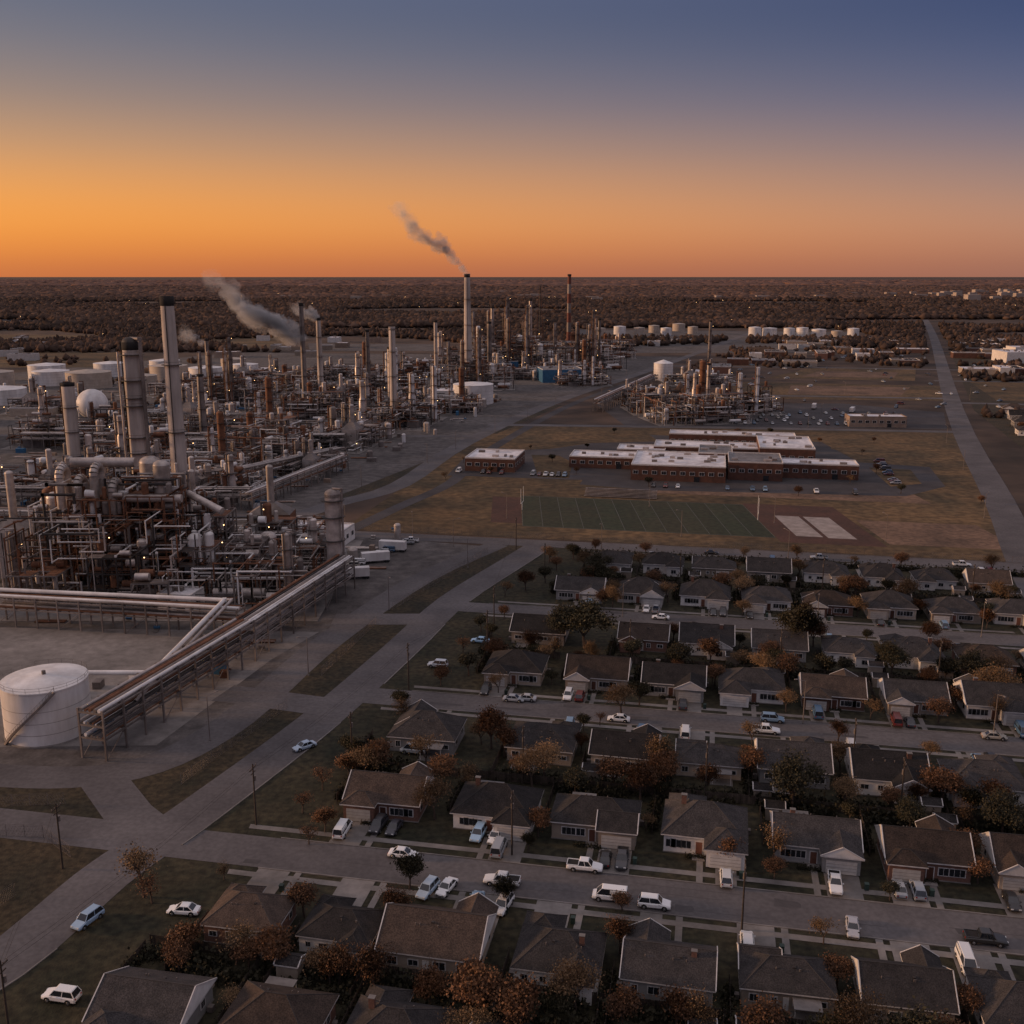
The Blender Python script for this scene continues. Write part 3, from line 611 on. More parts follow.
def stack(b,x,y,h,r0,r1,m='stack_concrete',top='soot',n=24,bands=0):
    b.lathe(x,y,[(r0+(r1-r0)*k/10,h*k/10) for k in range(10)]+[(r1,h*.965)],n,m)
    b.lathe(x,y,[(r1+.02,h*.965),(r1+.15,h*.967),(r1+.15,h),(r1-.4,h),(r1-.4,h-3)],n,top)
    for k in range(1,4):
        z=h*k/4; rr=r0+(r1-r0)*k/4; b.lathe(x,y,[(rr,z),(rr+.9,z+.01),(rr+.9,z+.15),(rr,z+.16)],n,'steel_dark'); b.lathe(x,y,[(rr+.87,z+1.0),(rr+.9,z+1.08)],n,'steel_dark')
    b.box(x-r0-.05,y-.5,h/2,.25,.5,h,'steel_dark') if r0-r1<.3 else b.bar((x,y-r0-.2,0),(x,y-r1-.2,h*.97),.25,'steel_dark')
def furnace(b,x,y,w,d,h,r):
    b.box(x,y,h/2+1.5,w,d,h,r.choice(['steel_grey','silver','rust'])); 
    for i in range(int(w/2)+1): b.box(x-w/2+i*2,y-d/2-.08,h/2+1.5,.18,.16,h,'steel_dark'); b.box(x-w/2+i*2,y+d/2+.08,h/2+1.5,.18,.16,h,'steel_dark')
    for sx in(-1,1):
        for sy in(-1,1): b.box(x+sx*w*.45,y+sy*d*.45,.75,.5,.5,1.5,'concrete')
    z=h+1.5
    V=[(x-w/2,y-d/2,z),(x+w/2,y-d/2,z),(x+w/2,y+d/2,z),(x-w/2,y+d/2,z),(x-1.3,y-1.3,z+3.5),(x+1.3,y-1.3,z+3.5),(x+1.3,y+1.3,z+3.5),(x-1.3,y+1.3,z+3.5)]
    b.add(V,[(0,1,5,4),(1,2,6,5),(2,3,7,6),(3,0,4,7)],'steel_grey')
    b.vessel(x,y,z+3.3,z+3.3+h*1.0,1.2,'silver',12)
def manh(b,r,x0,x1,y0,y1,zmax,n,rr=(.1,.4)):
    for i in range(n):
        p=[r.uniform(x0,x1),r.uniform(y0,y1),r.uniform(1,zmax)]; pts=[tuple(p)]
        for k in range(r.randint(2,5)):
            ax=r.randrange(3); lo,hi=((x0,x1),(y0,y1),(1,zmax))[ax]; p=list(p); 
            p[ax]=min(hi,max(lo,p[ax]+r.choice([-1,1])*r.uniform(3,16)*(.6 if ax==2 else 1))); pts.append(tuple(p))
        pts.append((p[0],p[1],.3)) if r.random()<.5 else None
        b.pipe(pts,r.uniform(*rr),r.choice(['silver','silver','steel_grey','rust','rust','tank_white','steel_dark']))
def rack(b,p0,p1,w,z1,lv,r,n=8):
    p0=Vector((*p0,0));p1=Vector((*p1,0));d=(p1-p0);Lr=d.length;d.normalize();s_=Vector((-d.y,d.x,0)); k=int(Lr/6); ang=math.atan2(d.y,d.x)
    zt=z1+(lv-1)*2.6
    for i in range(k+1):
        c=p0+d*(Lr*i/k)
        for q in(-1,1): a=c+s_*q*w/2; b.box(a.x,a.y,zt/2+.3,.35,.35,zt+.6,'steel_grey',ang)
        for l in range(lv): b.box(c.x,c.y,z1+l*2.6-.2,.3,w,.35,'steel_grey',ang)
        if i%3==0 and i<k:
            c2=p0+d*(Lr*(i+1)/k)
            for q in(-1,1): b.bar(tuple(c+s_*q*w/2),tuple(c2+s_*q*w/2+Vector((0,0,z1))),.15,'steel_grey')
    for l in range(lv):
        for q in(-1,1): a=(p0+p1)/2+s_*q*w/2; b.box(a.x,a.y,z1+l*2.6-.22,Lr,.25,.3,'steel_grey',ang)
        x=-w/2+.4
        while x<w/2-.2:
            pr=r.choice([.12,.15,.2,.25,.3,.38]); a=p0+s_*(x+pr)+Vector((0,0,z1+l*2.6+pr));bq=p1+s_*(x+pr)+Vector((0,0,z1+l*2.6+pr))
            b.cyl(a,bq,pr,pr,r.choice(['silver','silver','steel_grey','steel_grey','rust','steel_dark','tank_white']),n,True); x+=pr*2+r.uniform(.08,.4)
def unit(seed,sx,sy,h,nfr=4,ncol=9,npipe=60):
    r=random.Random(seed); b=MB()
    b.box(0,0,.07,sx+2,sy+2,.1,'concrete')
    for i in range(nfr):
        w=r.uniform(9,20);d=r.uniform(6,12); x=r.uniform(-sx/2+w/2,sx/2-w/2);y=r.uniform(-sy/2+d/2,sy/2-d/2)
        frame(b,x-w/2,x+w/2,y-d/2,y+d/2,r.randint(2,max(2,int(h/7))),r.uniform(3.6,5),r)
    for i in range(ncol): column(b,r.uniform(-sx/2,sx/2),r.uniform(-sy/2,sy/2),h*r.uniform(.2,1)**1.7+6,r.uniform(.7,2.1),r)
    if r.random()<.8: furnace(b,r.uniform(-sx/3,sx/3),r.uniform(-sy/3,sy/3),r.uniform(8,12),r.uniform(5,8),r.uniform(6,9),r)
    for i in range(10):
        x=r.uniform(-sx/2,sx/2-8);y=r.uniform(-sy/2,sy/2);rr=r.uniform(.7,1.8);Ld=r.uniform(4,10); b.cyl((x,y,rr+1.2),(x+Ld,y,rr+1.2),rr,rr,r.choice(['silver','tank_white','rust']),12)
        for q in(.2,.8): b.box(x+Ld*q,y,.7,.5,rr*1.6,1.4,'concrete')
    for i in range(3):
        w=r.uniform(5,11); x=r.uniform(-sx/2+w,sx/2-w);y=r.uniform(-sy/2+5,sy/2-5); b.box(x,y,2.2,w,6,4.2,r.choice(['siding_tan','building_tan','siding_white','steel_grey'])); b.box(x,y,4.4,w+.5,6.5,.25,'roof_grey')
    rack(b,(-sx/2,-sy*.1),(sx/2,-sy*.1),6,6,2,r,6)
    rack(b,(-sx*.2,-sy/2),(-sx*.2,sy/2),5,5,2,r,6)
    manh(b,r,-sx/2,sx/2,-sy/2,sy/2,h*.42,npipe)
    for i in range(2): b.box(r.uniform(-sx/2,sx/2),r.uniform(-sy/2,sy/2),r.uniform(3,h*.6),.25,.25,.25,'lamp')
    return b.mesh('refinery_process_unit')
U=[unit(11+i,58,40,h,nf,nc,100) for i,(h,nf,nc) in enumerate([(30,5,8),(36,6,7),(22,5,7),(44,5,8),(27,6,6),(18,5,6)])]
def place(i,x,y,rot=0,s=1): link('refinery_process_unit',U[i],(x,y,.05),rot,scale=(s*1.08,s*1.08,s))
G0=math.pi/2-.2
for i,x,y,rt,s in [(2,-128,418,G0,.85),(4,-150,470,0,.9),(5,-250,430,.1,1),(1,-125,520,G0,1),(2,-185,520,.1,1),(5,-95,560,G0,1),(0,-240,560,0,1),(4,-160,600,.1,1),(0,-70,640,G0,1),
 (1,-140,668,0,1),(5,-210,650,G0,1),(3,-200,730,0,1),(2,-120,740,G0,1),(4,-50,700,.1,.9),(3,-30,850,0,1),(0,-100,830,.1,1),(1,-170,810,G0,1),(2,-250,800,0,1),(5,-310,700,0,1),(4,-330,560,G0,1),(5,-290,480,0,.9),(2,-190,430,G0,.9),(5,-100,480,G0,.7),
 (3,10,1010,0,1.3),(1,60,1080,.2,1.5),(0,-40,1000,0,1.25),(3,-10,1120,0,1.4),(1,100,1170,0,1.2),(3,70,1020,.3,1.2),(2,-90,950,.1,1),(4,-150,930,0,1),(5,0,930,0,1),(4,50,960,.1,1),(5,-220,900,0,1),(0,60,870,.2,.7),
 (1,118,652,.2,1),(4,112,700,.1,1.05),(0,150,690,.3,.9),(5,160,880,.1,.9),(2,95,760,.2,.7)]:
    place(i,x,y,rt,s)
def fg_unit():
    r=random.Random(77); b=MB()
    b.box(-100,303,.08,96,86,.1,'concrete')
    for (x0,x1,y0,y1,lv,lh) in [(-128,-112,288,300,6,4.5),(-112,-98,290,304,6,4.6),(-140,-128,292,304,5,4.5),(-120,-104,308,320,6,4.8),(-96,-86,282,294,3,4.5),(-84,-74,290,302,3,4.2),(-74,-62,284,292,2,4.5),(-100,-88,306,318,4,4.5),
         (-140,-126,272,282,2,4.5),(-84,-70,312,324,3,4.5),(-66,-56,304,316,2,4.5),(-150,-138,310,322,4,4.5),(-118,-106,274,282,3,4.5),(-104,-94,268,276,2,4)]:
        frame(b,x0,x1,y0,y1,lv,lh,r,.6,4)
    for x,y,h,rad in [(-124,303,34,1.8),(-110,306,30,1.5),(-133,298,26,1.7),(-101,299,25,1.3),(-92,300,20,1.2),(-88,288,17,1.4),(-79,296,16,1),(-70,290,14,1.3),(-66,298,15,1.1),(-106,284,16,1.5),(-118,282,19,1.2),(-143,285,18,1.5),(-96,312,24,1.6),(-78,318,19,1.4),(-62,310,16,1.2),(-129,318,30,1.6),(-146,316,24,2),(-60,278,12,1.2)]:
        column(b,x,y,h,rad,r)
    for x,z in((-131,33),(-126,30),(-121,33.5),(-116,29)):
        pts=[(x,296,10),(x,296,z)]+[(x,296-2.6*(1-math.cos(t*math.pi/8)),z+2.6*math.sin(t*math.pi/8)) for t in range(1,9)]+[(x,290.8,z-9)]
        for a,c2 in zip(pts,pts[1:]): b.cyl(a,c2,1.25,1.25,'silver',12,False)
    for (p,q,rr) in [((-131,300,36),(-112,300,36),1.5),((-98,303,26),(-86,296,22),1.1),((-113,291,27),(-96,291,27),1.2),((-140,298,20),(-128,298,26),1.4)]: b.cyl(p,q,rr,rr,'silver',14)
    b.vessel(-112,312,20,34,3.2,'silver',20); b.vessel(-103,296,27,36,2.4,'silver',18); b.vessel(-92,288,10,16,2.2,'tank_white',18); b.vessel(-75,305,4,12,2.6,'silver',18); b.vessel(-136,298,19,26,2.6,'silver',18)
    for i,(x,y) in enumerate([(-84,276),(-76,276),(-68,272),(-84,282)]):
        b.cyl((x,y,3),(x+6.5,y,3),1.4,1.4,'silver',14); 
        for q in(1.2,5.3): b.box(x+q,y,.9,.6,2.4,1.8,'concrete')
    furnace(b,-80,332,14,9,12,r); furnace(b,-150,300,12,9,14,r); furnace(b,-110,345,16,10,10,r)
    manh(b,r,-142,-90,274,322,24,260,(.1,.35)); manh(b,r,-96,-56,270,326,11,220,(.08,.28)); manh(b,r,-150,-60,322,350,10,90,(.1,.35)); manh(b,r,-134,-98,286,304,32,80,(.15,.5))
    for i in range(22): b.box(r.uniform(-142,-58),r.uniform(266,305),r.uniform(3,24),.2,.2,.2,'lamp')
    return b
link('refinery_process_unit',fg_unit().mesh('refinery_process_unit'))
def single(name,fn):
    b=MB(); fn(b); return link(name,b.mesh(name))
single('tall_concrete_stack',lambda b:stack(b,-106,321,84,2.9,2.0))
def tower2(b):
    r=random.Random(3); stack(b,-119,323,70,2.9,2.6,'stack_concrete','soot')
    b.vessel(-119,323,68,70,2.6,'steel_dark',16)
    for z in(20,30,40,50,58,66):
        b.cyl((-119,323,z),(-119,323,z+.15),4,4,'steel_dark',12)
        for k in range(12):
            t=2*math.pi*k/12;t2=t+2*math.pi/12; b.cyl((-119+3.9*math.cos(t),323+3.9*math.sin(t),z+1.1),(-119+3.9*math.cos(t2),323+3.9*math.sin(t2),z+1.1),.05,.05,'rust',3,False)
    b.pipe([(-119,323,71),(-115.3,321,71),(-115.3,321,20)],.6,'steel_grey',8); b.cyl((-122.4,320.6,20),(-122.4,320.6,67),.35,.35,'silver',8)
single('distillation_tower',tower2)
single('distillation_tower',lambda b:(stack(b,-197,455,44,3,2.8,'stack_concrete','soot'),column(b,-191,457,20,1.5,random.Random(2))))
single('distillation_tower',lambda b:(b.lathe(-52.6,293,[(2.3,0),(2.3,27.6)],20,'silver'),b.vessel(-52.6,293,27,28,2.3,'steel_grey',20),[b.cyl((-52.6,293,z),(-52.6,293,z+.15),3.5,3.5,'steel_dark',12) for z in(7,14,21,26)],b.pipe([(-52.6,293,29.5),(-49.7,292,29.5),(-49.7,292,1)],.35,'steel_grey')))
single('distillation_tower',lambda b:column(b,-62,272,21,1.2,random.Random(9),'silver'))
single('tall_stack',lambda b:(stack(b,-41,960,92,3.9,2.6,'stack_concrete','soot')))
for x,y,h,w in[(-154,762,71,1.9),(-148,795,59,2.2),(-111,795,50,1.7),(-64,870,54,1.7),(-19,870,53,2),(212,1110,44,1.8),(-20,1060,60,2),(20,1130,66,2),(85,1010,50,1.6),(-230,780,44,1.7),(130,680,34,1.4),(-85,720,42,2.2),(-170,560,38,2)]:
    single('tall_stack',lambda b:stack(b,x,y,h,w*1.1,w*.85,R.choice(['stack_concrete','steel_grey','silver']),'soot',14))
single('tall_stack',lambda b:stack(b,-73,631,60,2.2,1.9,'stack_concrete','steel_grey'))
def band(b):
    for k in range(9):
        r0=2.6-k*.08; b.lathe(62,1134,[(r0,k*10.2),(r0-.08,(k+1)*10.2)],14,'red_band' if k%2==0 else 'steel_grey')
    b.lathe(62,1134,[(2.1,90),(2.1,92),(1.5,92)],14,'soot')
single('banded_stack',band)
single('flare_tower',lambda b:[b.cyl((30,1120,0),(30,1120,80),.8,.5,'steel_dark',8)]+[b.bar((30+sx*5,1120+sy*5,0),(30+sx*.8,1120+sy*.8,78),.5,'rust') for sx in(-1,1) for sy in(-1,1)])
def rk(p0,p1,w,z,lv,s): single('pipe_rack',lambda b:rack(b,p0,p1,w,z,lv,random.Random(s)))
rk((-79.7,180),(-64,232),5.5,4.5,3,1); rk((-64,232),(-49,290),5.5,4.5,3,2); rk((-136,259),(-69,248),5,5,2,3)
rk((-137,413),(-84,498),6,5,2,6); rk((-260,540),(-88,535),7,6,2,7); rk((-230,400),(-104,398),6,5,2,8); rk((-104,392),(-80,478),5,4.5,2,9)
rk((-200,270),(-150,268),5,5,2,11); rk((58,690),(120,870),7,6,2,12); rk((-360,500),(-270,470),7,6,2,13); rk((-200,362),(-110,356),6,5,2,14)
def lpipe(b):
    b.pipe([(-150,262.5,8.8),(-74,251.5,8.8),(-77,206,7.2),(-92,206,7.2)],.55,'tank_white',12)
    b.pipe([(-150,264,8.4),(-72.5,252.8,8.4),(-75,190,7.5)],.4,'silver',10)
    for y in(212,224,238): b.box(-76.2,y,3.3,.3,.3,6.6,'steel_grey'); b.box(-76,y,6.6,2.4,.3,.3,'steel_grey')
single('transfer_pipeline',lpipe)
def skids(b):
    r=random.Random(4)
    def spot():
        while True:
            y=r.uniform(190,860); x=r.uniform(-.5*y,0)
            xn=-92+(y-361)*.26 if y>361 else -56+(y-214)*.3
            if x<xn-12 and not(-152<x<-54 and 262<y<350) and not(-104<x<-84 and 183<y<203) and (y>262 or r.random()<.5): return x,y
    for i in range(640):
        x,y=spot(); a=r.choice([0,1.57,ROT]); k=r.random()
        if k<.35: b.box(x,y,.2,r.uniform(2,4),r.uniform(1,2),.3,'concrete',a); b.cyl((x-.8,y,.9),(x+.8,y,.9),.4,.4,r.choice(['blue_paint','silver','rust']),8); b.cyl((x,y,.9),(x,y,2.2),.12,.12,'silver',6)
        elif k<.6: h=r.uniform(1,2.6); b.box(x,y,h/2,r.uniform(1.5,6),r.uniform(1.5,2.5),h,r.choice(['tank_white','building_tan','steel_grey','rust','blue_paint']),a)
        elif k<.8:
            for q in range(4): b.cyl((x-4,y+q*.5,.3),(x+4,y+q*.5,.3),.2,.2,r.choice(['rust','silver']),6)
        else: b.vessel(x,y,0,r.uniform(2,6),r.uniform(.8,1.8),r.choice(['silver','tank_white','steel_grey']),12)
single('plant_yard_equipment',skids)
# tanks
def tank(b,x,y,r,h,m='tank_white',cone=.12,n=40,stair=True):
    b.lathe(x,y,[(r+.25,0),(r+.25,.3),(r,.31)],n,'concrete'); b.lathe(x,y,[(r,.3),(r,h)],n,m); b.lathe(x,y,[(r+.12,h-.2),(r+.12,h+.05),(r*.6,h+r*cone*.45),(.2,h+r*cone)],n,m,False)
    for k in range(1,int(h/2.4)): b.lathe(x,y,[(r+.015,k*2.4),(r+.03,k*2.4+.04),(r+.015,k*2.4+.08)],n,'steel_grey')
    if stair:
        a0=-2.3; prev=None; K=22
        for i in range(K+1):
            a=a0+1.35*i/K; z=h*i/K; cur=(x+(r+.6)*math.cos(a),y+(r+.6)*math.sin(a),z)
            if prev:
                b.bar(prev,cur,.55,'steel_grey'); b.bar((prev[0],prev[1],prev[2]+1),(cur[0],cur[1],cur[2]+1),.06,'steel_grey'); b.bar(cur,(cur[0],cur[1],cur[2]+1),.05,'steel_grey')
            prev=cur
        for i in range(n):
            a=2*math.pi*i/n;a2=2*math.pi*(i+1)/n
            for hz in(.5,1.05): b.bar((x+r*math.cos(a),y+r*math.sin(a),h+hz),(x+r*math.cos(a2),y+r*math.sin(a2),h+hz),.05,'steel_grey')
            if i%2==0: b.bar((x+r*math.cos(a),y+r*math.sin(a),h),(x+r*math.cos(a),y+r*math.sin(a),h+1.05),.05,'steel_grey')
        b.cyl((x,y,h+r*cone-.2),(x,y,h+r*cone+.7),.4,.4,'steel_grey',8)
def tk(*a,**k): single('storage_tank',lambda b:tank(b,*a,**k))
tk(-94,193,8.2,11.2); tk(134,912,8.5,15,cone=.35,n=24,stair=False); tk(-28,742,14.5,14,n=32,stair=False); tk(-58,330,2.4,8,n=20,stair=False)
single('spherical_tank',lambda b:(b.lathe(-264,643,[(9.5*math.sin(t*math.pi/12)+.01,11.5-9.5*math.cos(t*math.pi/12)) for t in range(13)],28,'tank_white'),[b.cyl((-264+9*math.cos(a*.785),643+9*math.sin(a*.785),0),(-264+9*math.cos(a*.785),643+9*math.sin(a*.785),11),.4,.4,'tank_white',8) for a in range(8)]))
for x,y in[(131,1570),(166,1600),(196,1600),(231,1690),(239,1610),(280,1745),(288,1655),(367,1570),(392,1580),(414,1550),(439,1570),(458,1550),(479,1530),(526,1600)]:
    tk(x,y,R.uniform(8,11),R.uniform(11,15),R.choice(['tank_white','tank_white','tank_buff']),n=20,stair=False)
for x,y,r,h in[(-430,850,17,13),(-390,870,15,12),(-350,850,18,13),(-300,900,16,14),(-262,880,14,14),(-240,925,12,13),(-420,930,16,12),(-370,950,15,12),(-470,900,16,12),(-330,980,14,12),(-420,700,18,11),(-370,740,18,11),(-460,760,16,11),(-380,640,16,11),(-300,830,13,12),(-270,1000,12,12),(-345,440,8,9),(-320,400,7,9)]:
    tk(x,y,r,h,R.choice(['tank_white','tank_white','tank_buff']),n=24,stair=False)
# ------------------------------------------------------------------ flat-roofed buildings
def flat_building(name,x,y,w,d,h,wall,rf,rot=0,win=True,parent=None):
    e=bpy.data.objects.new(name,None); sc.collection.objects.link(e); e.location=(x,y,.03); e.rotation_euler=(0,0,rot)
    a=MB(); a.box(0,0,h/2,w,d,h,wall); link('walls',a.mesh('walls'),parent=e)
    a=MB(); a.box(0,0,h+.06,w-.3,d-.3,.1,rf)
    for sx,sy,lx,ly in((0,-1,w,.3),(0,1,w,.3),(-1,0,.3,d-.6),(1,0,.3,d-.6)): a.box(sx*(w/2-.15),sy*(d/2-.15),h+.3,lx,ly,.6,'trim' if wall!='building_tan' else wall)
    for i in range(max(1,int(w*d/110))): a.box(R.uniform(-w*.4,w*.4),R.uniform(-d*.35,d*.35),h+.6,R.uniform(1,3.5),R.uniform(1,2.5),1.0,R.choice(['silver','steel_grey']))
    link('roof',a.mesh('roof'),parent=e)
    if win:
        a=MB(); k=max(1,int(w/4))
        for i in range(k):
            for s_ in(-1,1): window(a,-w/2+w*(i+.5)/k,s_*d/2,h*.55,2.2,1.5,s_)
        k=max(1,int(d/5))
        for i in range(k):
            for s_ in(-1,1): window(a,s_*w/2,-d/2+d*(i+.5)/k,h*.55,2,1.4,s_,'x')
        a.box(w*.2,-d/2-.05,1.2,2.4,.12,2.4,'glass'); link('windows',a.mesh('windows'),parent=e)
    return e
SB=lambda *a,**k: flat_building('school_building',*a,**k)
SB(46,492,34,18,5.2,'school_brick','roof_white',ROT); SB(78,470,42,38,6.8,'school_brick','roof_white',ROT); SB(112,466,24,26,8.0,'school_brick','roof_grey',ROT); SB(141,464,34,14,6.4,'school_brick','roof_white',ROT)
SB(100,516,54,20,6,'school_brick','roof_white',ROT); SB(136,505,26,40,9,'school_brick','roof_white',ROT); SB(118,545,66,14,7.4,'school_brick','roof_white',ROT); SB(66,514,24,16,5,'school_brick','roof_white',ROT); SB(99,492,16,24,7.6,'school_brick','roof_grey',ROT)
flat_building('office_building',-8,488,24,26,6,'school_brick','roof_white',ROT)
flat_building('plant_control_building',-200,433,30,11,6,'building_tan','roof_grey',.1); flat_building('plant_control_building',-66,346,20,10,5,'siding_white','roof_white',ROT)
flat_building('warehouse_building',42,905,36,30,11,'blue_paint','roof_grey',.15,False); flat_building('warehouse_building',-10,1000,30,24,10,'blue_paint','roof_grey',.1,False); flat_building('warehouse_building',-45,748,24,20,9,'siding_white','roof_white',.2,False)
flat_building('plant_control_building',-92,272,10,8,4.5,'siding_white','roof_white',ROT); flat_building('plant_control_building',-77,325,12,8,5,'blue_paint','roof_grey',ROT)
flat_building('warehouse_building',224,628,34,14,6,'building_tan','roof_white',-.1); flat_building('warehouse_building',560,1110,70,45,11,'siding_white','roof_white',-.1,False); flat_building('warehouse_building',600,1180,60,30,11,'siding_white','roof_white',-.1,False)
k=0
while k<90:
    y=R.uniform(690,1500); x=R.uniform(170,.62*y)
    xr=305+(y-703)*.385; xn=36+(y-762)*.40
    if abs(x-xr)<28 or abs(x-xn)<60 or (150<x<545 and y<910) or (220<x<410 and y<1045): continue
    flat_building('warehouse_building' if R.random()<.5 else 'shop_building',x,y,R.uniform(12,36),R.uniform(10,24),R.uniform(4,7),R.choice(['building_tan','siding_tan','school_brick','siding_tan','brick','siding_white']),R.choice(['roof_white','roof_grey','roof_grey','shingle','shingle']),-.2+R.choice([0,1.57]),False); k+=1
for k in range(26):
    y=R.uniform(660,1500); x=-R.uniform(.12,.5)*y
    flat_building('plant_shed',x,y,R.uniform(10,30),R.uniform(8,16),R.uniform(4,7),R.choice(['building_tan','siding_white','siding_tan']),R.choice(['roof_white','roof_grey']),R.choice([0,.1,1.57]),False)
for i in range(5):
    for j in range(11):
        y=350+j*34+R.uniform(-3,3); x=215+(y-350)*.36+i*22+R.uniform(-2,2)
        H_=HV[R.randrange(12)]; e=bpy.data.objects.new(H_['name'],None); sc.collection.objects.link(e); e.location=(x,y,.03); e.rotation_euler=(0,0,ROT-.1+R.choice([0,math.pi]))
        for pn,me in H_['parts']: link(pn,me,parent=e)
for rowi in range(5):
    for k in range(26):
        if R.random()<.6: car(95+k*5.6+rowi*5,640+rowi*13-k*.5,1.5+R.uniform(-.05,.05),z=.05)
for k in range(18):
    if R.random()<.5: car(62+k*5.2,cY(62+k*5.2,454)-2,ROT+1.57,z=.06)
    if R.random()<.5: car(-25+k*2.9,cY(-25,469)-k*.6,ROT+1.57,z=.06)
for k in range(14):
    if R.random()<.6: car(170+k*.9,445+k*4.2,ROT,z=.06)
    if R.random()<.7: car(-52+k*1.3,310+k*2.6,ROT+.2,R.choice(['pickup','van','suv']),z=.06)
for k in range(90):
    y=R.uniform(700,1300); x=R.uniform(.2,.5)*y; car(x,y,R.uniform(0,3),z=.06)
ct=MB(); ct.box(0,0,2.2,9,2.5,2.7,'tank_white'); ct.box(0,0,.8,9,1.2,.2,'steel_dark')
for x in(-3.4,-2.4,3,3.9):
    for s_ in(-1,1): ct.cyl((x,s_*.8,.5),(x,s_*1.2,.5),.5,.5,'tyre',12)
ct=ct.mesh('semi_trailer')
for x,y,a in[(-48,300,.2),(-44,318,.3),(-40,332,-.2),(90,690,.2),(140,720,1.3),(180,700,1.2),(210,710,1.2),(230,690,1.1)]: link('semi_trailer',ct,(x,y,.05),a)
# ------------------------------------------------------------------ distant tree masses
def mass(name,xs,ys,w,h,matn,seed):
    r=np.random.RandomState(seed); n=len(xs)
    th_=np.arange(6)*np.pi/3
    base=[(0,0,1.0)]+[(math.cos(t)*.62,math.sin(t)*.62,.72) for t in th_]+[(math.cos(t+.5),math.sin(t+.5),.32) for t in th_]+[(math.cos(t)*.55,math.sin(t)*.55,0) for t in th_]
    base=np.array(base); F_=[]
    for i in range(6):
        j=(i+1)%6; F_+= [(0,1+i,1+j),(1+i,7+i,1+j),(1+j,7+i,7+j),(7+i,13+i,7+j),(7+j,13+i,13+j)]
    F_=np.array(F_); V=np.repeat(base[None],n,0)*r.uniform(.72,1.3,(n,len(base),1)); V=V+r.normal(0,.1,V.shape); V[:,13:,2]=0
    V[:,:,0]=V[:,:,0]*w[:,None]/2+xs[:,None]; V[:,:,1]=V[:,:,1]*w[:,None]/2+ys[:,None]; V[:,:,2]*=h[:,None]
    F2=(F_[None]+(np.arange(n)*len(base))[:,None,None]).reshape(-1,3)
    link(name,npmesh(name,V.reshape(-1,3),F2,matn))
def scat(n,y0,y1,seed,wmin,wmax,hmin,hmax,name,ok,mt='forest',p=1.0):
    r=np.random.RandomState(seed); ys=y0+(y1-y0)*r.rand(n)**p; xs=(r.rand(n)*2-1)*ys*.62; k=ok(xs,ys); xs=xs[k];ys=ys[k]; m_=len(xs)
    mass(name,xs,ys,r.uniform(wmin,wmax,m_),r.uniform(hmin,hmax,m_),mt,seed)
nearroad=lambda x,y:(np.abs(x-(305+(y-703)*.385))>16)&(np.abs(x-(36+(y-762)*.40))>18)
fields=lambda x,y:~((x>150)&(x<370)&(y<910)&(y>740))&~((x>225)&(x<405)&(y<1035)&(y>895))&~((x>355)&(x<530)&(y>735)&(y<895))
scat(12000,1250,2000,1,6,13,5,10,'distant_trees',lambda x,y:nearroad(x,y)&((np.sin(x*.011+1)+np.sin(y*.013+x*.004))>-.3)&~((x>100)&(x<560)&(y>1500)&(y<1800)))
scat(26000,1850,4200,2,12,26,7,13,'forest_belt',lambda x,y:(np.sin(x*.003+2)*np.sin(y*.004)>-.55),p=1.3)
scat(14000,4000,9000,3,30,70,9,15,'forest_belt',lambda x,y:x<1e9,'forest_haze_tint',1.2)
scat(9000,9000,22000,4,90,260,10,22,'forest_belt',lambda x,y:x<1e9,'forest_far_haze_tint',1.2)
scat(7200,660,1300,5,4,8,3,7,'distant_trees',lambda x,y:(x>40+(y-700)*.36+20)&nearroad(x,y)&fields(x,y)&~((x<310)&(y<745))&((np.sin(x*.05)+np.sin(y*.04+x*.02))>.0))
scat(2600,700,1500,6,5,9,3,7,'distant_trees',lambda x,y:(x<-.3*y)&((np.sin(x*.02)+np.sin(y*.03))>.3))
tw=MB()
for i in range(40):
    y=R.uniform(3600,5600); x=R.uniform(.36,.5)*y if i<26 else R.uniform(-.3,.5)*y; h=R.uniform(14,28) if i<26 else R.uniform(12,18); tw.box(x,y,h/2,R.uniform(20,55),R.uniform(20,40),h,'far_pale')
link('distant_town',tw.mesh('distant_town'))
tl=MB()
for i in range(26):
    y=R.uniform(1200,5000); x=R.uniform(-.48,.5)*y; s_=y/2200; tl.cyl((x,y,0),(x,y,14),.15,.1,'steel_grey',4); tl.box(x,y,14,s_*.5,s_*.5,s_*.4,'lamp')
link('distant_area_lights',tl.mesh('distant_area_lights'))
sheet('pond',[(-1100,2050),(-820,2080),(-800,2200),(-1080,2230)],.3,'water')
for p,mt in(([(-700,1050),(-420,1040),(-460,1250),(-760,1280)],'dry_grass'),([(-900,1350),(-300,1330),(-320,1600),(-1000,1650)],'dry_grass'),([(-250,1280),(-80,1270),(-100,1400),(-280,1420)],'plant_gravel'),([(120,1240),(420,1250),(560,1700),(100,1800)],'plant_gravel')): sheet('open_field',p,.04,mt)
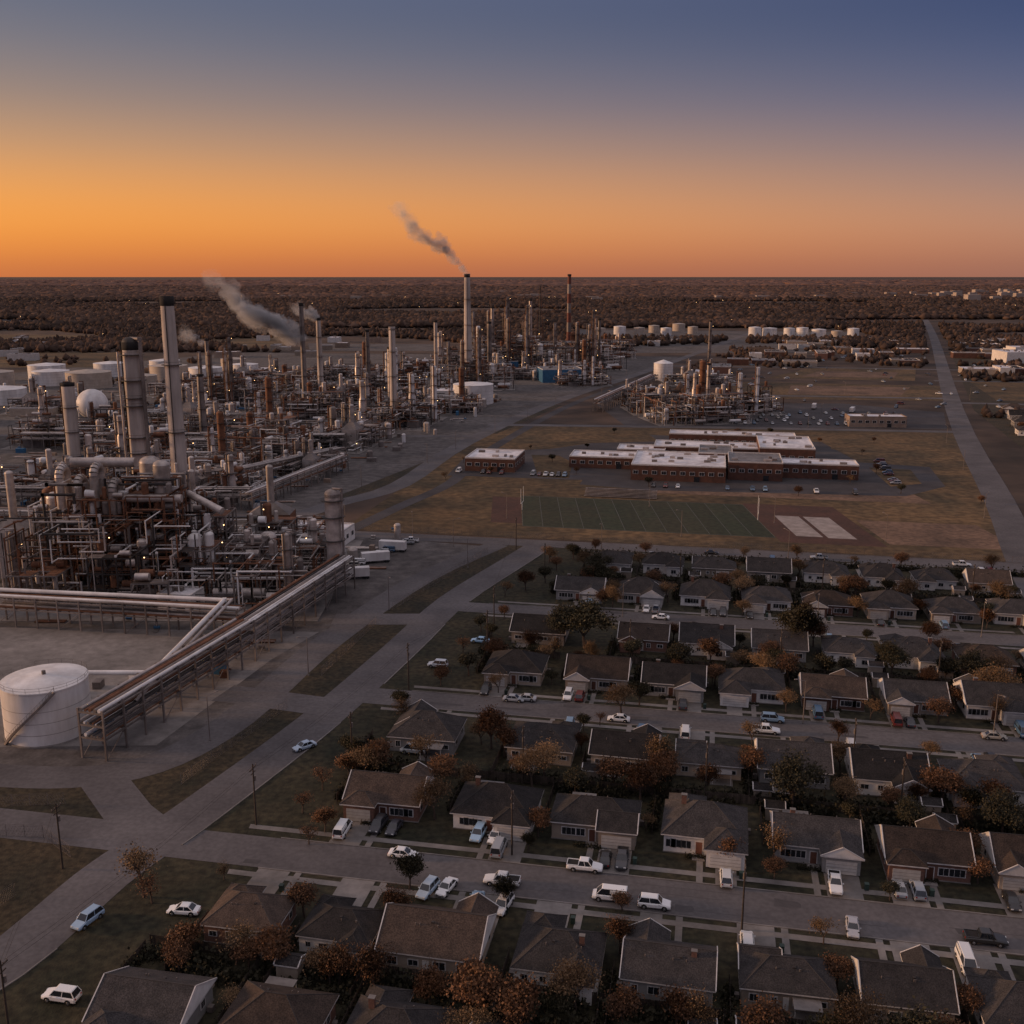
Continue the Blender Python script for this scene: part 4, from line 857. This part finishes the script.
# ------------------------------------------------------------------ steam plumes: overlapping thin puffs of real volume
def puffmat(name,dens,col):
    pm=bpy.data.materials.new(name); pm.use_nodes=True; nt=pm.node_tree; nt.nodes.clear(); o_=nt.nodes.new('ShaderNodeOutputMaterial'); pv=nt.nodes.new('ShaderNodeVolumePrincipled'); pv.inputs['Color'].default_value=(*col,1); pv.inputs['Anisotropy'].default_value=0; pv.inputs['Density'].default_value=dens
    nt.links.new(pv.outputs[0],o_.inputs['Volume']); M[name]=pm
puffmat('steam_dense',.10,(1,.99,.98)); puffmat('steam_thin',.05,(1,.99,.98)); puffmat('steam_faint',.022,(1,.99,.98))
def puff(r,rad,el):
    n=14; ph=[r.uniform(0,6.3) for _ in range(6)]
    secs=[]
    for j in range(9):
        t=math.pi*(j+.02)/8.04; secs.append([])
        for i in range(n):
            a=2*math.pi*i/n; k=1+.18*math.sin(3*a+ph[0]+t*2)+.15*math.sin(4*t+ph[1]+a)+.12*math.sin(5*a+ph[2])*math.sin(3*t+ph[3])
            secs[-1].append((rad*k*math.sin(t)*math.cos(a)*el,rad*k*math.sin(t)*math.sin(a),rad*k*math.cos(t)))
    return secs
def plume(p0,p1,r0,r1,bend,seed,N_):
    r=random.Random(seed); p0=Vector(p0);p1=Vector(p1); e=bpy.data.objects.new('steam_plume',None); sc.collection.objects.link(e)
    for i in range(N_):
        t=(i+r.uniform(-.2,.2))/N_; t=max(0,t); c=p0.lerp(p1,t)+Vector((0,0,bend*math.sin(t*math.pi*2.2))); rad=r0+(r1-r0)*t**.7; rad*=r.uniform(.45,1.1); c+=Vector((r.gauss(0,rad*.4),r.gauss(0,rad*.4),r.gauss(0,rad*.45)))
        b=MB(); b.loft(puff(r,rad,r.uniform(.9,1.6)),'steam_dense' if t<.4 else ('steam_thin' if t<.75 else 'steam_faint'),True); o=link('puff',b.mesh('puff'),tuple(c),0,parent=e); o.rotation_euler=(0,r.uniform(.2,.9),r.uniform(-.3,.3))
plume((-42,960,94),(-104,960,148),2.8,7.5,2.5,1,36); plume((-158,762,44),(-212,762,82),5,8.5,3.5,2,38); plume((-148,795,60),(-168,795,66),2.4,5.5,1,3,14); plume((-215,720,45),(-230,720,53),2,4.5,1,4,10)
# ------------------------------------------------------------------ sky, sun
AZ=math.radians(-50)
w=bpy.data.worlds.new("World"); sc.world=w; w.use_nodes=True; nt=w.node_tree; N=nt.nodes; L=nt.links; bg=N['Background']
tc=N.new('ShaderNodeTexCoord'); sp=N.new('ShaderNodeSeparateXYZ'); L.new(tc.outputs['Generated'],sp.inputs[0])
def ramp(stops):
    r_=N.new('ShaderNodeValToRGB'); e=r_.color_ramp; e.interpolation='B_SPLINE'
    while len(e.elements)<len(stops): e.elements.new(.5)
    for el,(p,c) in zip(e.elements,stops): el.position=p; el.color=(*c,1)
    L.new(sp.outputs['Z'],r_.inputs[0]); return r_
warm=ramp([(0,lin((186,102,64))),(.02,lin((216,124,60))),(.045,lin((238,150,64))),(.075,lin((230,154,80))),(.11,lin((192,145,106))),(.15,lin((146,126,118))),(.195,lin((112,112,124))),(.25,lin((82,94,122))),(.4,lin((134,130,150))),(.6,lin((186,176,184))),(1,lin((206,194,200)))])
cool=ramp([(0,lin((152,104,90))),(.02,lin((172,118,96))),(.045,lin((182,133,110))),(.075,lin((160,129,120))),(.11,lin((124,114,126))),(.15,lin((86,94,126))),(.195,lin((62,76,115))),(.25,lin((44,60,103))),(.4,lin((124,122,146))),(.6,lin((184,176,186))),(1,lin((206,194,200)))])
dt=N.new('ShaderNodeVectorMath'); dt.operation='DOT_PRODUCT'; dt.inputs[1].default_value=(math.sin(AZ),math.cos(AZ),0); L.new(tc.outputs['Generated'],dt.inputs[0])
mr=N.new('ShaderNodeMapRange'); mr.inputs['From Min'].default_value=.2; mr.inputs['From Max'].default_value=.92; L.new(dt.outputs['Value'],mr.inputs['Value'])
mx=N.new('ShaderNodeMix'); mx.data_type='RGBA'; L.new(mr.outputs[0],mx.inputs['Factor']); L.new(cool.outputs[0],mx.inputs['A']); L.new(warm.outputs[0],mx.inputs['B'])
sky=N.new('ShaderNodeTexSky'); sky.sky_type='NISHITA'; sky.sun_disc=False; sky.sun_elevation=math.radians(6); sky.sun_rotation=AZ
ml=N.new('ShaderNodeVectorMath'); ml.operation='SCALE'; ml.inputs['Scale'].default_value=.005; L.new(sky.outputs[0],ml.inputs[0])
ad=N.new('ShaderNodeVectorMath'); ad.operation='ADD'; L.new(mx.outputs['Result'],ad.inputs[0]); L.new(ml.outputs[0],ad.inputs[1]); L.new(ad.outputs[0],bg.inputs['Color']); bg.inputs['Strength'].default_value=1
sd=bpy.data.lights.new('sun','SUN'); sd.energy=3.2; sd.angle=math.radians(6); sd.color=(1,.58,.32); so=bpy.data.objects.new('sun',sd); sc.collection.objects.link(so)
el=math.radians(9); AS=math.radians(-86); dirv=Vector((math.sin(AS)*math.cos(el),math.cos(AS)*math.cos(el),math.sin(el))); so.rotation_euler=dirv.to_track_quat('Z','Y').to_euler(); so.location=(-200,300,300)
sc.view_settings.view_transform='Standard'; sc.view_settings.look='None'; sc.view_settings.exposure=0
cam=bpy.data.cameras.new('camera'); co=bpy.data.objects.new('camera',cam); sc.collection.objects.link(co); cam.lens=36; cam.sensor_width=36; cam.clip_end=120000; cam.clip_start=1
co.location=(0,0,90); co.rotation_euler=(math.pi/2-math.atan(236/1024),0,0); sc.camera=co
